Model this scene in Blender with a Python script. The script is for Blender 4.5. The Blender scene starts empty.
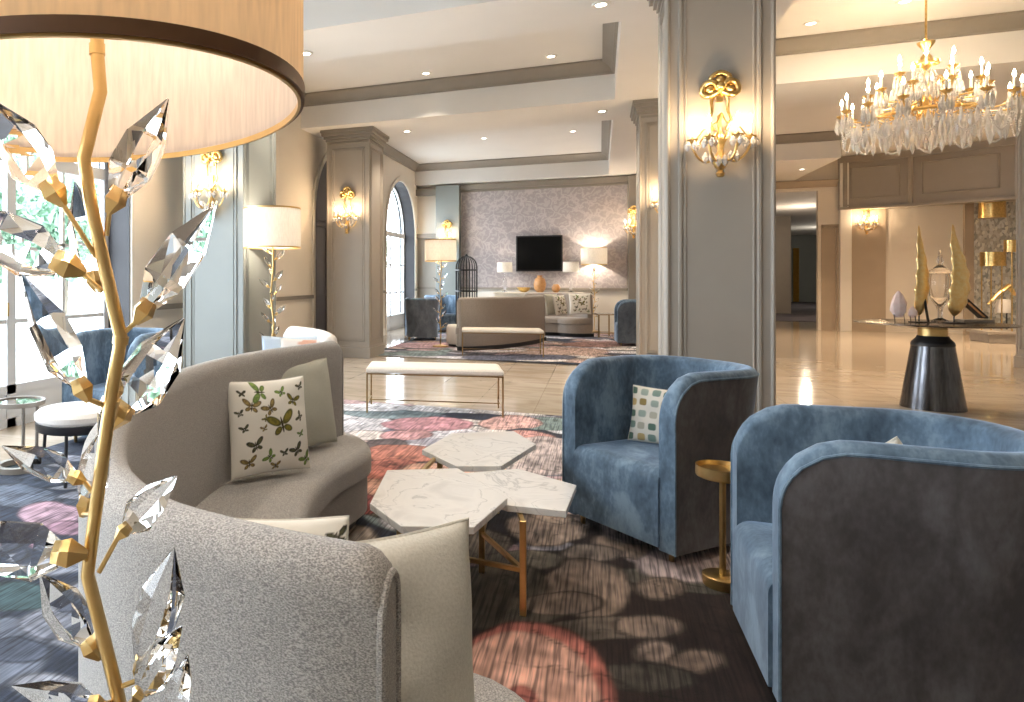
import bpy, bmesh, math, random
import numpy as np
from mathutils import Vector, Matrix
PI = math.pi
S = bpy.context.scene
COL = S.collection
random.seed(7); RNG = np.random.default_rng(5)

# ------------------------------------------------------------------ camera
CX, FPX, HY, CH = 310.0, 680.0, 277.0, 1.35
TH = math.atan((600 - CX) / FPX)
cth, sth = math.cos(TH), math.sin(TH)
cam = bpy.data.cameras.new('camera'); camo = bpy.data.objects.new('camera', cam); COL.objects.link(camo)
camo.location = (0, 0, CH); camo.rotation_euler = (PI / 2, 0, TH)
cam.sensor_width = 36; cam.lens = FPX / 1024 * 36
cam.shift_x = (512 - CX) / 1024; cam.shift_y = -(351 - HY) / 1024
cam.clip_start = 0.02; cam.clip_end = 300
S.camera = camo

def L(lat, dep, z=0.0):            # survey helper: metres right of / ahead of the tripod -> world
    return Vector((lat * cth - dep * sth, lat * sth + dep * cth, z))
def G(x, y, z=0.0):                # point of height z seen in direction x, y
    d = FPX * (CH - z) / (y - HY); return L((x - CX) / FPX * d, d, z)
def D(x, y, d):                    # at distance d
    return L((x - CX) / FPX * d, d, CH - (y - HY) / FPX * d)

# ------------------------------------------------------------------ materials
def mat(name, col, rough=0.6, metal=0.0, **kw):
    m = bpy.data.materials.new(name); m.use_nodes = True
    nt = m.node_tree; b = nt.nodes['Principled BSDF']
    b.inputs['Base Color'].default_value = (*col, 1); b.inputs['Roughness'].default_value = rough
    b.inputs['Metallic'].default_value = metal
    for k, v in kw.items():
        b.inputs[k.replace('_', ' ')].default_value = v
    return m
def coords(m, scale=(1, 1, 1), kind='Object'):
    nt = m.node_tree; tc = nt.nodes.new('ShaderNodeTexCoord'); mp = nt.nodes.new('ShaderNodeMapping')
    mp.inputs['Scale'].default_value = scale; nt.links.new(tc.outputs[kind], mp.inputs[0]); return mp.outputs[0]
def noise(m, vec, scale, detail=3, dist=0.0):
    n = m.node_tree.nodes.new('ShaderNodeTexNoise'); n.inputs['Scale'].default_value = scale
    n.inputs['Detail'].default_value = detail; n.inputs['Distortion'].default_value = dist
    m.node_tree.links.new(vec, n.inputs['Vector']); return n.outputs['Fac']
def ramp(m, fac, stops):
    r = m.node_tree.nodes.new('ShaderNodeValToRGB'); e = r.color_ramp.elements
    while len(e) < len(stops): e.new(0.5)
    for i, (p, c) in enumerate(stops): e[i].position = p; e[i].color = (*c, 1)
    m.node_tree.links.new(fac, r.inputs[0]); return r.outputs[0]
def bump(m, fac, strength, dist=0.01):
    b = m.node_tree.nodes.new('ShaderNodeBump'); b.inputs['Strength'].default_value = strength
    b.inputs['Distance'].default_value = dist; m.node_tree.links.new(fac, b.inputs['Height'])
    m.node_tree.links.new(b.outputs[0], m.node_tree.nodes['Principled BSDF'].inputs['Normal'])
def tobase(m, out): m.node_tree.links.new(out, m.node_tree.nodes['Principled BSDF'].inputs['Base Color'])
def mottled(name, c1, c2, scale, rough=0.6, sc3=(1, 1, 1), bmp=None, detail=3, **kw):
    m = mat(name, c1, rough, **kw); v = coords(m, sc3); f = noise(m, v, scale, detail)
    tobase(m, ramp(m, f, [(0.3, c1), (0.7, c2)]))
    if bmp: bump(m, f, *bmp)
    return m

M = {}
M['column'] = mottled('greige_paint', (.325, .292, .25), (.345, .31, .265), 3, .45)
M['blue_panel'] = mottled('sage_paint', (.235, .255, .245), (.25, .27, .26), 3, .45)
M['cream'] = mottled('cream_paint', (.74, .685, .60), (.77, .71, .62), 2, .7)
M['ceil'] = mottled('ceiling_paint', (.76, .74, .71), (.78, .76, .73), 2, .8)
M['trim'] = mottled('taupe_trim_paint', (.255, .228, .195), (.275, .245, .21), 4, .5)
M['mauve'] = mottled('mauve_door_paint', (.08, .072, .076), (.09, .082, .086), 4, .5)
M['brownwall'] = mottled('tan_paint', (.42, .345, .26), (.45, .37, .28), 3, .6)
M['winframe'] = mottled('pale_frame_paint', (.62, .64, .66), (.66, .68, .70), 3, .4)
M['wain'] = mottled('ivory_wainscot_paint', (.78, .75, .69), (.80, .77, .71), 3, .5)
M['whitewood'] = mottled('pale_console_paint', (.70, .64, .52), (.75, .69, .57), 8, .5)
M['gold'] = mottled('satin_brass', (.66, .46, .19), (.72, .51, .23), 40, .33, metal=1.0)
M['oldgold'] = mottled('antique_gilt', (.60, .40, .14), (.85, .60, .25), 30, .28, metal=1.0)
M['darkbrass'] = mottled('bronze_brass', (.34, .23, .11), (.40, .27, .13), 30, .35, metal=1.0)
M['leafgold'] = mottled('gold_leaf', (.95, .66, .26), (1.0, .80, .42), 25, .28, metal=1.0, bmp=(.4, .01))
M['steel'] = mottled('brushed_dark_steel', (.10, .10, .11), (.16, .16, .17), 60, .22, (1, 1, .05), metal=1.0)
M['tabletop'] = mottled('dark_bronze_top', (.09, .075, .06), (.13, .105, .085), 12, .18, metal=.6)
M['black'] = mottled('black_paint', (.012, .013, .015), (.02, .02, .022), 12, .4)
M['screen'] = mottled('television_glass', (.003, .003, .003), (.004, .004, .004), 3, .5, Specular_IOR_Level=.1)
M['bandbrown'] = mottled('bronze_ribbon', (.13, .055, .02), (.17, .075, .03), 30, .45)
M['whitefab'] = mottled('white_upholstery', (.75, .72, .68), (.82, .79, .75), 120, .9, bmp=(.2, .003))
M['pink'] = mottled('rose_quartz', (.85, .66, .64), (.95, .82, .80), 20, .3)
M['orange'] = mottled('amber_glaze', (.55, .27, .10), (.66, .36, .15), 20, .3)
M['benchfab'] = mottled('oatmeal_bench_fabric', (.62, .57, .50), (.70, .65, .57), 90, .9, bmp=(.2, .003))
M['grey'] = mottled('grey_stone', (.28, .25, .22), (.33, .30, .26), 10, .4)
M['ocean'] = mottled('ocean_paving', (.5, .5, .48), (.6, .6, .57), 1, .9)
M['leaf'] = mottled('pale_foliage', (.20, .34, .24), (.40, .56, .44), 3, .8)
M['bark'] = mottled('grey_bark', (.2, .17, .14), (.3, .26, .22), 9, .9)
M['yellow'] = mottled('ochre_cloth', (.55, .34, .06), (.66, .44, .10), 8, .8)

M['reveal'] = mottled('dark_grey_paint', (.028, .027, .032), (.034, .033, .038), 4, .6)  # very dark grey paint for the linings of the openings
m = M['boucle'] = mat('oatmeal_boucle', (.5, .45, .39), .95, Sheen_Weight=.25)
v = coords(m, (1, 1, 2.0)); f = noise(m, v, 290, 3); f2 = noise(m, v, 260, 2)
tobase(m, ramp(m, f, [(.36, (.20, .19, .185)), (.50, (.35, .33, .31)), (.64, (.54, .515, .485))])); bump(m, f, .6, .004)
m = M['farfab'] = mat('taupe_weave', (.35, .31, .27), .95, Sheen_Weight=.2)
v = coords(m); f = noise(m, v, 70, 4); tobase(m, ramp(m, f, [(.35, (.29, .25, .22)), (.65, (.36, .32, .28))])); bump(m, f, .4, .004)
def velvet(name, dark, mid, light):
    m = mat(name, mid, .8, Sheen_Weight=.75, Sheen_Roughness=.35); m.node_tree.nodes['Principled BSDF'].inputs['Sheen Tint'].default_value = (.55, .72, 1, 1)
    v = coords(m, (1, 1, .55)); f = noise(m, v, 7, 6, .6); g = noise(m, v, 60, 3)
    mx = m.node_tree.nodes.new('ShaderNodeMath'); mx.operation = 'MULTIPLY_ADD'; mx.inputs[1].default_value = .35
    m.node_tree.links.new(g, mx.inputs[0]); m.node_tree.links.new(f, mx.inputs[2])
    tobase(m, ramp(m, mx.outputs[0], [(.48, dark), (.66, mid), (.86, light)])); bump(m, g, .12, .003)
    return m
M['velvet'] = velvet('slate_blue_velvet', (.05, .083, .122), (.10, .158, .225), (.21, .30, .39))
M['velvetfar'] = velvet('slate_velvet', (.06, .072, .092), (.09, .108, .135), (.14, .165, .20))
M['velvetout'] = velvet('dark_outer_velvet', (.052, .045, .046), (.084, .075, .077), (.13, .122, .13))  # darker velvet tone for the outer shells of the two near chairs only
M['sage'] = mottled('sage_linen', (.46, .46, .39), (.53, .52, .445), 160, .9, bmp=(.25, .003))
M['creamlinen'] = mottled('ivory_linen', (.62, .60, .53), (.72, .70, .63), 190, .9, bmp=(.35, .003))
M['bluelinen'] = mottled('ice_blue_linen', (.50, .58, .66), (.56, .64, .72), 160, .9)
def attrmat(name, rough, weave=0, sheen=0.0):
    m = mat(name, (1, 1, 1), rough, Sheen_Weight=sheen); a = m.node_tree.nodes.new('ShaderNodeAttribute'); a.attribute_name = 'dye'
    if weave:
        v = coords(m, (1, .035, 1)); f = noise(m, v, 95, 2); r = ramp(m, f, [(.38, (.32, .32, .34)), (.5, (.82, .82, .82)), (.66, (1.12, 1.1, 1.06))])
        mx = m.node_tree.nodes.new('ShaderNodeMix'); mx.data_type = 'RGBA'; mx.blend_type = 'MULTIPLY'; mx.inputs[0].default_value = weave
        m.node_tree.links.new(a.outputs['Color'], mx.inputs[6]); m.node_tree.links.new(r, mx.inputs[7]); tobase(m, mx.outputs[2])
        g = noise(m, coords(m), 300, 2); bump(m, g, .5, .004)
    else:
        tobase(m, a.outputs['Color']); g = noise(m, coords(m), 200, 2); bump(m, g, .2, .003)
    return m
M['carpet'] = attrmat('patterned_carpet', .95, .9)
M['print'] = attrmat('printed_linen', .9)
# marble
m = M['marble'] = mat('cream_marble_floor', (.6, .55, .47), .10, Specular_IOR_Level=.6)
v = coords(m, (.5, 1.6, 1)); f = noise(m, v, 2.2, 6, 1.2); f3 = noise(m, coords(m, (.6, 2.4, 1)), 5.5, 5, 2.0)
c1 = ramp(m, f, [(.3, (.40, .33, .25)), (.55, (.52, .45, .37)), (.75, (.58, .51, .43))])
c2 = ramp(m, f3, [(.28, (.35, .30, .25)), (.33, (1, 1, 1)), (.9, (1, 1, 1))])
mx = m.node_tree.nodes.new('ShaderNodeMix'); mx.data_type = 'RGBA'; mx.blend_type = 'MULTIPLY'; mx.inputs[0].default_value = .6
m.node_tree.links.new(c1, mx.inputs[6]); m.node_tree.links.new(c2, mx.inputs[7])
br = m.node_tree.nodes.new('ShaderNodeTexBrick'); br.offset = 0; br.inputs['Scale'].default_value = 1.0
br.inputs['Brick Width'].default_value = .61; br.inputs['Row Height'].default_value = .61; br.inputs['Mortar Size'].default_value = .003
br.inputs['Color1'].default_value = (1, 1, 1, 1); br.inputs['Color2'].default_value = (.93, .92, .9, 1); br.inputs['Mortar'].default_value = (.7, .66, .6, 1)
m.node_tree.links.new(coords(m), br.inputs['Vector'])
mx2 = m.node_tree.nodes.new('ShaderNodeMix'); mx2.data_type = 'RGBA'; mx2.blend_type = 'MULTIPLY'; mx2.inputs[0].default_value = 1
m.node_tree.links.new(mx.outputs[2], mx2.inputs[6]); m.node_tree.links.new(br.outputs[0], mx2.inputs[7]); tobase(m, mx2.outputs[2])
m = M['tabmarble'] = mat('white_marble_top', (.85, .84, .82), .12)
v = coords(m); f = noise(m, v, 4.5, 6, .9); tobase(m, ramp(m, f, [(.30, (.74, .73, .72)), (.44, (.86, .85, .835)), (.488, (.82, .81, .80)), (.5, (.60, .60, .60)), (.515, (.85, .84, .825)), (.7, (.80, .79, .775))]))
# wallpaper
m = M['paper'] = mat('floral_wallpaper', (.5, .45, .44), .6)
v = coords(m, (1, 1, 1)); vo = m.node_tree.nodes.new('ShaderNodeTexVoronoi'); vo.feature = 'DISTANCE_TO_EDGE'; vo.inputs['Scale'].default_value = 5.5
nz = m.node_tree.nodes.new('ShaderNodeTexNoise'); nz.inputs['Scale'].default_value = 5; nz.inputs['Detail'].default_value = 4
m.node_tree.links.new(v, nz.inputs['Vector']); mixv = m.node_tree.nodes.new('ShaderNodeMix'); mixv.data_type = 'RGBA'; mixv.inputs[0].default_value = .35
m.node_tree.links.new(v, mixv.inputs[6]); m.node_tree.links.new(nz.outputs['Color'], mixv.inputs[7]); m.node_tree.links.new(mixv.outputs[2], vo.inputs['Vector'])
tobase(m, ramp(m, vo.outputs[0], [(.02, (.50, .455, .45)), (.10, (.40, .36, .36)), (.22, (.355, .32, .325)), (.35, (.46, .42, .415))]))
# mosaic
m = M['mosaic'] = mat('glass_mosaic', (.4, .42, .38), .3)
v = coords(m, (1, 1, .6)); vo = m.node_tree.nodes.new('ShaderNodeTexVoronoi'); vo.inputs['Scale'].default_value = 22; m.node_tree.links.new(v, vo.inputs['Vector'])
tobase(m, ramp(m, vo.outputs['Color'], [(.15, (.28, .30, .28)), (.45, (.48, .46, .40)), (.7, (.64, .65, .63)), (.9, (.75, .72, .6))]))
def glassmat(name, tint, ior, rough=0.0):
    m = bpy.data.materials.new(name); m.use_nodes = True; nt = m.node_tree; b = nt.nodes['Principled BSDF']
    b.inputs['Base Color'].default_value = (*tint, 1); b.inputs['Roughness'].default_value = rough
    b.inputs['Transmission Weight'].default_value = 1; b.inputs['IOR'].default_value = ior; return m
M['crystal'] = glassmat('cut_crystal', (1, 1, 1), 1.30)
M['crystalb'] = glassmat('pendant_crystal', (1, .99, .97), 1.5); M['crystalb'].node_tree.nodes['Principled BSDF'].inputs['Transmission Weight'].default_value = .6
M['glass'] = glassmat('clear_glass', (.97, .99, 1), 1.45)
def shademat(name, col, k):
    m = bpy.data.materials.new(name); m.use_nodes = True; nt = m.node_tree; nt.nodes.remove(nt.nodes['Principled BSDF'])
    d = nt.nodes.new('ShaderNodeBsdfDiffuse'); t = nt.nodes.new('ShaderNodeBsdfTranslucent'); x = nt.nodes.new('ShaderNodeMixShader')
    v = coords(m, (1, 1, .12)); f = noise(m, v, 140, 2); r = ramp(m, f, [(.3, tuple(c * .86 for c in col)), (.7, col)])
    nt.links.new(r, d.inputs[0]); nt.links.new(r, t.inputs[0]); x.inputs[0].default_value = k
    nt.links.new(d.outputs[0], x.inputs[1]); nt.links.new(t.outputs[0], x.inputs[2]); nt.links.new(x.outputs[0], nt.nodes['Material Output'].inputs[0]); return m
M['shade'] = shademat('lit_linen_shade', (.88, .86, .82), .45)
M['bigshade'] = shademat('gold_silk_shade', (.95, .74, .48), .62); M['lining'] = shademat('peach_white_lining', (.90, .84, .77), .55)
def emat(name, col, s):
    m = bpy.data.materials.new(name); m.use_nodes = True; nt = m.node_tree; nt.nodes.remove(nt.nodes['Principled BSDF'])
    e = nt.nodes.new('ShaderNodeEmission'); e.inputs[0].default_value = (*col, 1); e.inputs[1].default_value = s
    nt.links.new(e.outputs[0], nt.nodes['Material Output'].inputs[0]); return m
M['bulb'] = emat('glowing_bulb', (1, .80, .52), 55)
M['down'] = emat('downlight_lens', (1, .90, .74), 9)

# ------------------------------------------------------------------ mesh helpers
class MB:
    def __init__(s): s.v = []; s.f = []
    def add(s, vs, fs):
        o = len(s.v); s.v += [tuple(p) for p in vs]; s.f += [tuple(o + i for i in q) for q in fs]; return s
    def box(s, a, b, R=None):
        (x0, y0, z0), (x1, y1, z1) = a, b
        vs = [Vector(p) for p in ((x0, y0, z0), (x1, y0, z0), (x1, y1, z0), (x0, y1, z0), (x0, y0, z1), (x1, y0, z1), (x1, y1, z1), (x0, y1, z1))]
        if R is not None: vs = [R @ p for p in vs]
        return s.add(vs, [(0, 3, 2, 1), (4, 5, 6, 7), (0, 1, 5, 4), (1, 2, 6, 5), (2, 3, 7, 6), (3, 0, 4, 7)])
    def lathe(s, prof, c=(0, 0, 0), n=32, sx=1, sy=1, caps=True, R=None):
        vs = []; c = Vector(c)
        for (r, z) in prof:
            for k in range(n):
                a = 2 * PI * k / n; p = Vector((r * math.cos(a) * sx, r * math.sin(a) * sy, z))
                vs.append((R @ p if R is not None else p) + c)
        fs = [(i * n + k, i * n + (k + 1) % n, (i + 1) * n + (k + 1) % n, (i + 1) * n + k) for i in range(len(prof) - 1) for k in range(n)]
        if caps: fs += [tuple(range(n))[::-1], tuple((len(prof) - 1) * n + k for k in range(n))]
        return s.add(vs, fs)
    def tube(s, pts, r, n=8, sq=False, closed=False):
        pts = [Vector(p) for p in pts]; N = len(pts); rs = r if isinstance(r, (list, tuple)) else [r] * N
        up = None; vs = []
        for i in range(N):
            if closed: t = pts[(i + 1) % N] - pts[i - 1]
            else: t = pts[min(i + 1, N - 1)] - pts[max(i - 1, 0)]
            t.normalize()
            if up is None: up = Vector((0, 0, 1)) if abs(t.z) < .95 else Vector((1, 0, 0))
            u = (up - t * up.dot(t)).normalized(); w = t.cross(u); up = u
            for k in range(n):
                a = 2 * PI * k / n + (PI / 4 if n == 4 else 0); vs.append(pts[i] + (u * math.cos(a) + w * math.sin(a)) * rs[i])
        M_ = N if closed else N - 1
        fs = [(i * n + k, i * n + (k + 1) % n, ((i + 1) % N) * n + (k + 1) % n, ((i + 1) % N) * n + k) for i in range(M_) for k in range(n)]
        if not closed: fs += [tuple(range(n))[::-1], tuple((N - 1) * n + k for k in range(n))]
        return s.add(vs, fs)
    def ball(s, c, r, n=10, sz=1):
        prof = [(max(1e-4, r * math.sin(PI * i / (n // 2 + 2))), -r * sz * math.cos(PI * i / (n // 2 + 2))) for i in range(n // 2 + 3)]
        return s.lathe(prof, c, n)
    def prism(s, poly, z0, z1):
        n = len(poly); vs = [(x, y, z0) for x, y in poly] + [(x, y, z1) for x, y in poly]
        return s.add(vs, [tuple(range(n))[::-1], tuple(range(n, 2 * n))] + [(i, (i + 1) % n, n + (i + 1) % n, n + i) for i in range(n)])
    def grid(s, rows, close=False, caps=False):
        n = len(rows[0]); vs = [p for r in rows for p in r]; e = n if close else n - 1
        fs = [(i * n + k, i * n + (k + 1) % n, (i + 1) * n + (k + 1) % n, (i + 1) * n + k) for i in range(len(rows) - 1) for k in range(e)]
        if caps: fs += [tuple(range(n))[::-1], tuple((len(rows) - 1) * n + k for k in range(n))]
        return s.add(vs, fs)
    def build(s, name, material, parent=None, smooth=35, bevel=0, seg=2, nocalc=False):
        me = bpy.data.meshes.new(name); me.from_pydata(s.v, [], s.f)
        if not nocalc:
            bm = bmesh.new(); bm.from_mesh(me); bmesh.ops.recalc_face_normals(bm, faces=bm.faces); bm.to_mesh(me); bm.free()
        me.materials.append(M[material] if isinstance(material, str) else material)
        if smooth:
            me.shade_smooth(); me.set_sharp_from_angle(angle=math.radians(smooth))
        o = bpy.data.objects.new(name, me); COL.objects.link(o)
        if parent: o.parent = parent
        if bevel:
            b = o.modifiers.new('bevel', 'BEVEL'); b.width = bevel; b.segments = seg; b.limit_method = 'ANGLE'; b.angle_limit = math.radians(40)
        return o
def tag(o, label=None, cat=None, group=None, kind=None):
    if label: o['label'] = label
    if cat: o['category'] = cat
    if group: o['group'] = group
    if kind: o['kind'] = kind
    return o
def empty(name, loc=(0, 0, 0), rz=0, label=None, cat=None, group=None, kind=None):
    o = bpy.data.objects.new(name, None); COL.objects.link(o); o.location = loc; o.rotation_euler = (0, 0, rz)
    o.empty_display_size = .1
    return tag(o, label, cat, group, kind)
KIDS = {}
def kids(o): return [c for c in bpy.data.objects if c.parent == o]
def dup(o, parent=None):
    c = o.copy(); COL.objects.link(c)
    if parent is not None: c.parent = parent
    for ch in kids(o): dup(ch, c)
    return c
def crom(pts, n=10):
    P = [Vector(p) for p in pts]; P = [P[0] * 2 - P[1]] + P + [P[-1] * 2 - P[-2]]; out = []
    for i in range(1, len(P) - 2):
        for k in range(n):
            t = k / n; a, b, c, d = P[i - 1:i + 3]
            out.append(.5 * ((2 * b) + (c - a) * t + (2 * a - 5 * b + 4 * c - d) * t * t + (3 * b - a - 3 * c + d) * t ** 3))
    out.append(P[-2].copy()); return out
def resample(pts, n):
    d = [0]
    for i in range(1, len(pts)): d.append(d[-1] + (pts[i] - pts[i - 1]).length)
    out = []; j = 0
    for k in range(n):
        s = d[-1] * k / (n - 1)
        while j < len(pts) - 2 and d[j + 1] < s: j += 1
        t = (s - d[j]) / max(1e-9, d[j + 1] - d[j]); out.append(pts[j].lerp(pts[j + 1], min(1, t)))
    return out, d[-1]
def struct(o): o['kind'] = 'structure'; return o

# ------------------------------------------------------------------ room shell
ZS, ZT = 3.83, 4.37
XL, XG = -4.6, -4.9
YB = 18.3
MB().box((-5.2, -4, -.1), (12, 46, 0)).build('floor', 'marble', smooth=0)['kind'] = 'structure'
# ceiling with trays
XS = [-4.6, .19, 1.6, 4.6, 12]; YS = [-4, 2.3, 3.3, 6.27, 7.25, 10.4, 11.75, 17.3, 18.0, 21.2]
def hgt(i, j):
    x = (XS[i] + XS[i + 1]) / 2; y = (YS[j] + YS[j + 1]) / 2
    left = x < .19; right = x > 1.6
    if left and (y < 2.3 or 3.3 < y < 6.27 or 7.25 < y < 10.4 or 11.75 < y < 18.0): return ZT
    if right and (y < 2.3 or 3.3 < y < 6.27 or 7.25 < y < 10.4 or 11.75 < y < 17.3): return ZT
    if x > 4.6 and y > 17: return ZT
    return ZS
c = MB()
for i in range(len(XS) - 1):
    for j in range(len(YS) - 1):
        h = hgt(i, j); c.add([(XS[i], YS[j], h), (XS[i], YS[j + 1], h), (XS[i + 1], YS[j + 1], h), (XS[i + 1], YS[j], h)], [(0, 1, 2, 3)])
        if i < len(XS) - 2 and hgt(i + 1, j) != h:
            x = XS[i + 1]; c.add([(x, YS[j], ZS), (x, YS[j + 1], ZS), (x, YS[j + 1], ZT), (x, YS[j], ZT)], [(0, 1, 2, 3)])
        if j < len(YS) - 2 and hgt(i, j + 1) != h:
            y = YS[j + 1]; c.add([(XS[i], y, ZS), (XS[i + 1], y, ZS), (XS[i + 1], y, ZT), (XS[i], y, ZT)], [(0, 1, 2, 3)])
c.add([(-5.2, -4, ZT + .06), (12, -4, ZT + .06), (12, 46, ZT + .06), (-5.2, 46, ZT + .06)], [(0, 1, 2, 3)])
struct(c.build('ceiling', 'ceil', smooth=0, nocalc=True))
NTR = [0]
def crown(poly, ztop, size=.17, closed=True, material='trim'):
    """moulding swept along a polygon, projecting to the left of travel"""
    NTR[0] += 1; prof = [(0, 0), (size * .95, 0), (size * .95, -.03), (size * .75, -.05), (size * .45, -.09), (size * .25, -.14), (size * .22, -.165), (0, -.18)]
    P = [Vector(p) for p in poly]; n = len(P); rows = []
    for i in range(n):
        a = P[i] - P[i - 1] if (closed or i > 0) else P[1] - P[0]; b = P[(i + 1) % n] - P[i] if (closed or i < n - 1) else P[-1] - P[-2]
        a.normalize(); b.normalize(); na = Vector((-a.y, a.x)); nb = Vector((-b.y, b.x)); mth = (na + nb); mth = mth / max(.3, mth.dot(na))
        rows.append([(P[i].x + mth.x * q, P[i].y + mth.y * q, ztop + z) for q, z in prof])
    if closed: rows.append(rows[0])
    return struct(MB().grid(rows, close=True, caps=not closed).build('trim_%d' % NTR[0], material, smooth=20))
for (x0, x1, y0, y1) in ((-4.6, .19, 3.3, 6.27), (-4.6, .19, 7.25, 10.4), (-4.6, .19, 11.75, 18.0), (1.6, 11.9, 3.3, 6.27), (1.6, 11.9, 7.25, 10.4)):
    crown([(x0, y0), (x1, y0), (x1, y1), (x0, y1)], ZT - .002)
crown([(4.6, 21.0), (4.6, 17.3), (1.6, 17.3), (1.6, 11.75), (11.9, 11.75)], ZT - .002, closed=False)

# left wall with arched openings
OPEN = [(-3.4, -.6), (.2, 2.6), (3.25, 5.9), (7.3, 9.3), (10.97, 13.6), (15.3, 17.95)]  # rearmost and column-hidden openings are unseen, added to let in daylight
def arch(y0, y1, z0, spring, n=20):
    r = (y1 - y0) / 2; c_ = (y0 + y1) / 2; pts = [(y0, z0), (y0, spring)]
    pts += [(c_ - r * math.cos(PI * k / n), spring + r * .98 * math.sin(PI * k / n)) for k in range(1, n)]
    return pts + [(y1, spring), (y1, z0)]
w = MB(); y = -4.0
for (a, b) in OPEN + [(18.3, 18.3)]:
    w.add([(XL, y, 0), (XL, a, 0), (XL, a, 4.4), (XL, y, 4.4)], [(0, 1, 2, 3)]); y = b
    if a == b: break
    A = arch(a, b, 0, 2.45)
    for (p, q) in zip(A[1:-2], A[2:-1]):
        w.add([(XL, p[0], p[1]), (XL, q[0], q[1]), (XL, q[0], 4.4), (XL, p[0], 4.4)], [(0, 1, 2, 3)])
    for (p, q) in zip(A[:-1], A[1:]):
        w.add([(XL, *p), (XL, *q), (XG - .1, *q), (XG - .1, *p)], [(0, 1, 2, 3)])
struct(w.build('wall_left', 'cream', smooth=0, nocalc=True))
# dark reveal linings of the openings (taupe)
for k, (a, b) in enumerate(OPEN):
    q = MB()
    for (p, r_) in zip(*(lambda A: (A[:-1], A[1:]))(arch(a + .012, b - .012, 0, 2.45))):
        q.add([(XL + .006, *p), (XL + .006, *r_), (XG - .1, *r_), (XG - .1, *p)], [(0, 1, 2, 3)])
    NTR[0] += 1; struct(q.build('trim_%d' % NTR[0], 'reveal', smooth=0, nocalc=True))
    # casing on the wall face
    A = arch(a, b, 0, 2.45); o = MB()
    B = arch(a - .09, b + .09, 0, 2.45)
    o.grid([[(XL + dx, *p) for p in Q] for dx, Q in ((.002, B), (.03, B), (.03, A), (.002, A))])
    NTR[0] += 1; struct(o.build('trim_%d' % NTR[0], 'cream', smooth=0))
# chair rail on the left wall and baseboards
def runs():
    y = -4
    for a, b in OPEN: yield y + .1, a - .09; y = b
    yield y, 18.3
rl = MB(); bb = MB()
for a, b in runs():
    rl.box((XL, a, .98), (XL + .035, b, 1.04)); bb.box((XL, a, 0), (XL + .02, b, .16))
NTR[0] += 1; struct(rl.build('trim_%d' % NTR[0], 'trim', smooth=0)); struct(bb.build('baseboard_left', 'wain', smooth=0))
def window(n, a, b):
    root = struct(empty('window_%d' % n, (XG, (a + b) / 2, 0)))
    h = (b - a) / 2 - .014; f = MB(); t = .03
    def bar(y0, y1, z0, z1, d=.03): f.box((-d, y0, z0), (d, y1, z1))
    bar(-h, -h + .07, 0, 2.45); bar(h - .07, h, 0, 2.45); bar(-.05, .05, 0, 2.45)
    for y in (-h / 2, h / 2): bar(y - .018, y + .018, .34, 2.4, .02)
    bar(-h, h, 0, .08); bar(-h, h, 2.38, 2.5, .04); bar(-h, h, .30, .38); bar(-h, h, .93, .97, .02)
    for z in (1.65,): bar(-h, h, z, z + .03, .02)
    arc = lambda r: [(0, -r * math.cos(PI * k / 24), 2.45 + r * .98 * math.sin(PI * k / 24)) for k in range(25)]
    f.tube(arc(h - .03), .035, 4); f.tube(arc(h * .5), .018, 4)
    for k in (1, 2, 3):
        a_ = PI * k / 4; f.tube([(0, -math.cos(a_) * h * .5, 2.45 + math.sin(a_) * h * .49), (0, -math.cos(a_) * h * .97, 2.45 + math.sin(a_) * h * .95)], .014, 4)
    f.build('window_frame', 'winframe', root, smooth=0)
    MB().box((-.02, -h + .07, .08), (.02, h - .07, .30)).build('kick_panel', 'winframe', root, smooth=0)
    g = MB(); g.box((-.004, -h + .07, .38), (.004, -.05, 2.38)).box((-.004, .05, .38), (.004, h - .07, 2.38))
    hd = MB(); hd.box((.03, -.075, 1.0), (.06, -.055, 1.12)); hd.build('door_handle', 'gold', root)
    return root
for n, k in enumerate((0, 1, 2, 3, 5)): window(n + 1, *OPEN[k])
# closed arched doorway between the windows
a, b = OPEN[4]; root = struct(empty('door_1', (XG + .06, (a + b) / 2, 0))); h = (b - a) / 2 - .014
A = arch(-h, h, 0, 2.45); MB().add([(0, *p) for p in A], [tuple(range(len(A)))]).build('door_leaf', 'mauve', root, smooth=0)
f = MB(); f.box((0, -h, 2.40), (.06, h, 2.5)).box((0, -.02, 0), (.03, .02, 2.4))
for y0, y1 in ((-h + .15, -.15), (.15, h - .15)):
    for z0, z1 in ((.25, 1.0), (1.15, 2.3)): f.tube([(.01, y0, z0), (.01, y1, z0), (.01, y1, z1), (.01, y0, z1)], .02, 4, closed=True)
f.build('door_moulding', 'mauve', root, smooth=0)
# back wall
MB().box((XL - .4, YB, 0), (1.3, YB + .1, 4.4)).build('wall_back', 'cream', smooth=0)['kind'] = 'structure'
def X_at(px, Y): return math.tan(math.atan((px - CX) / FPX) - TH) * Y
bx = lambda x0, x1, z0, z1, y0=YB - .06, y1=YB: ((x0, y0, z0), (x1, y1, z1))
xa, xb, xc, xd = X_at(415, YB), X_at(438, YB), X_at(461, YB), X_at(628, YB)
NTR[0] += 1; struct(MB().box(*bx(xb, xc, 0, 3.78, YB - .28)).build('trim_%d' % NTR[0], 'blue_panel', smooth=0, bevel=.006))
NTR[0] += 1; struct(MB().box(*bx(xd, X_at(637, YB) + .3, 0, 3.78, YB - .25)).build('trim_%d' % NTR[0], 'column', smooth=0, bevel=.006))
q = MB(); q.box(*bx(XL, xb, 3.55, 3.72, YB - .20)); q.box(*bx(xc, xd, 3.66, 3.80, YB - .12)); q.box(*bx(xc, xd, 3.60, 3.66, YB - .06))
NTR[0] += 1; struct(q.build('trim_%d' % NTR[0], 'trim', smooth=0, bevel=.01))
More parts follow.
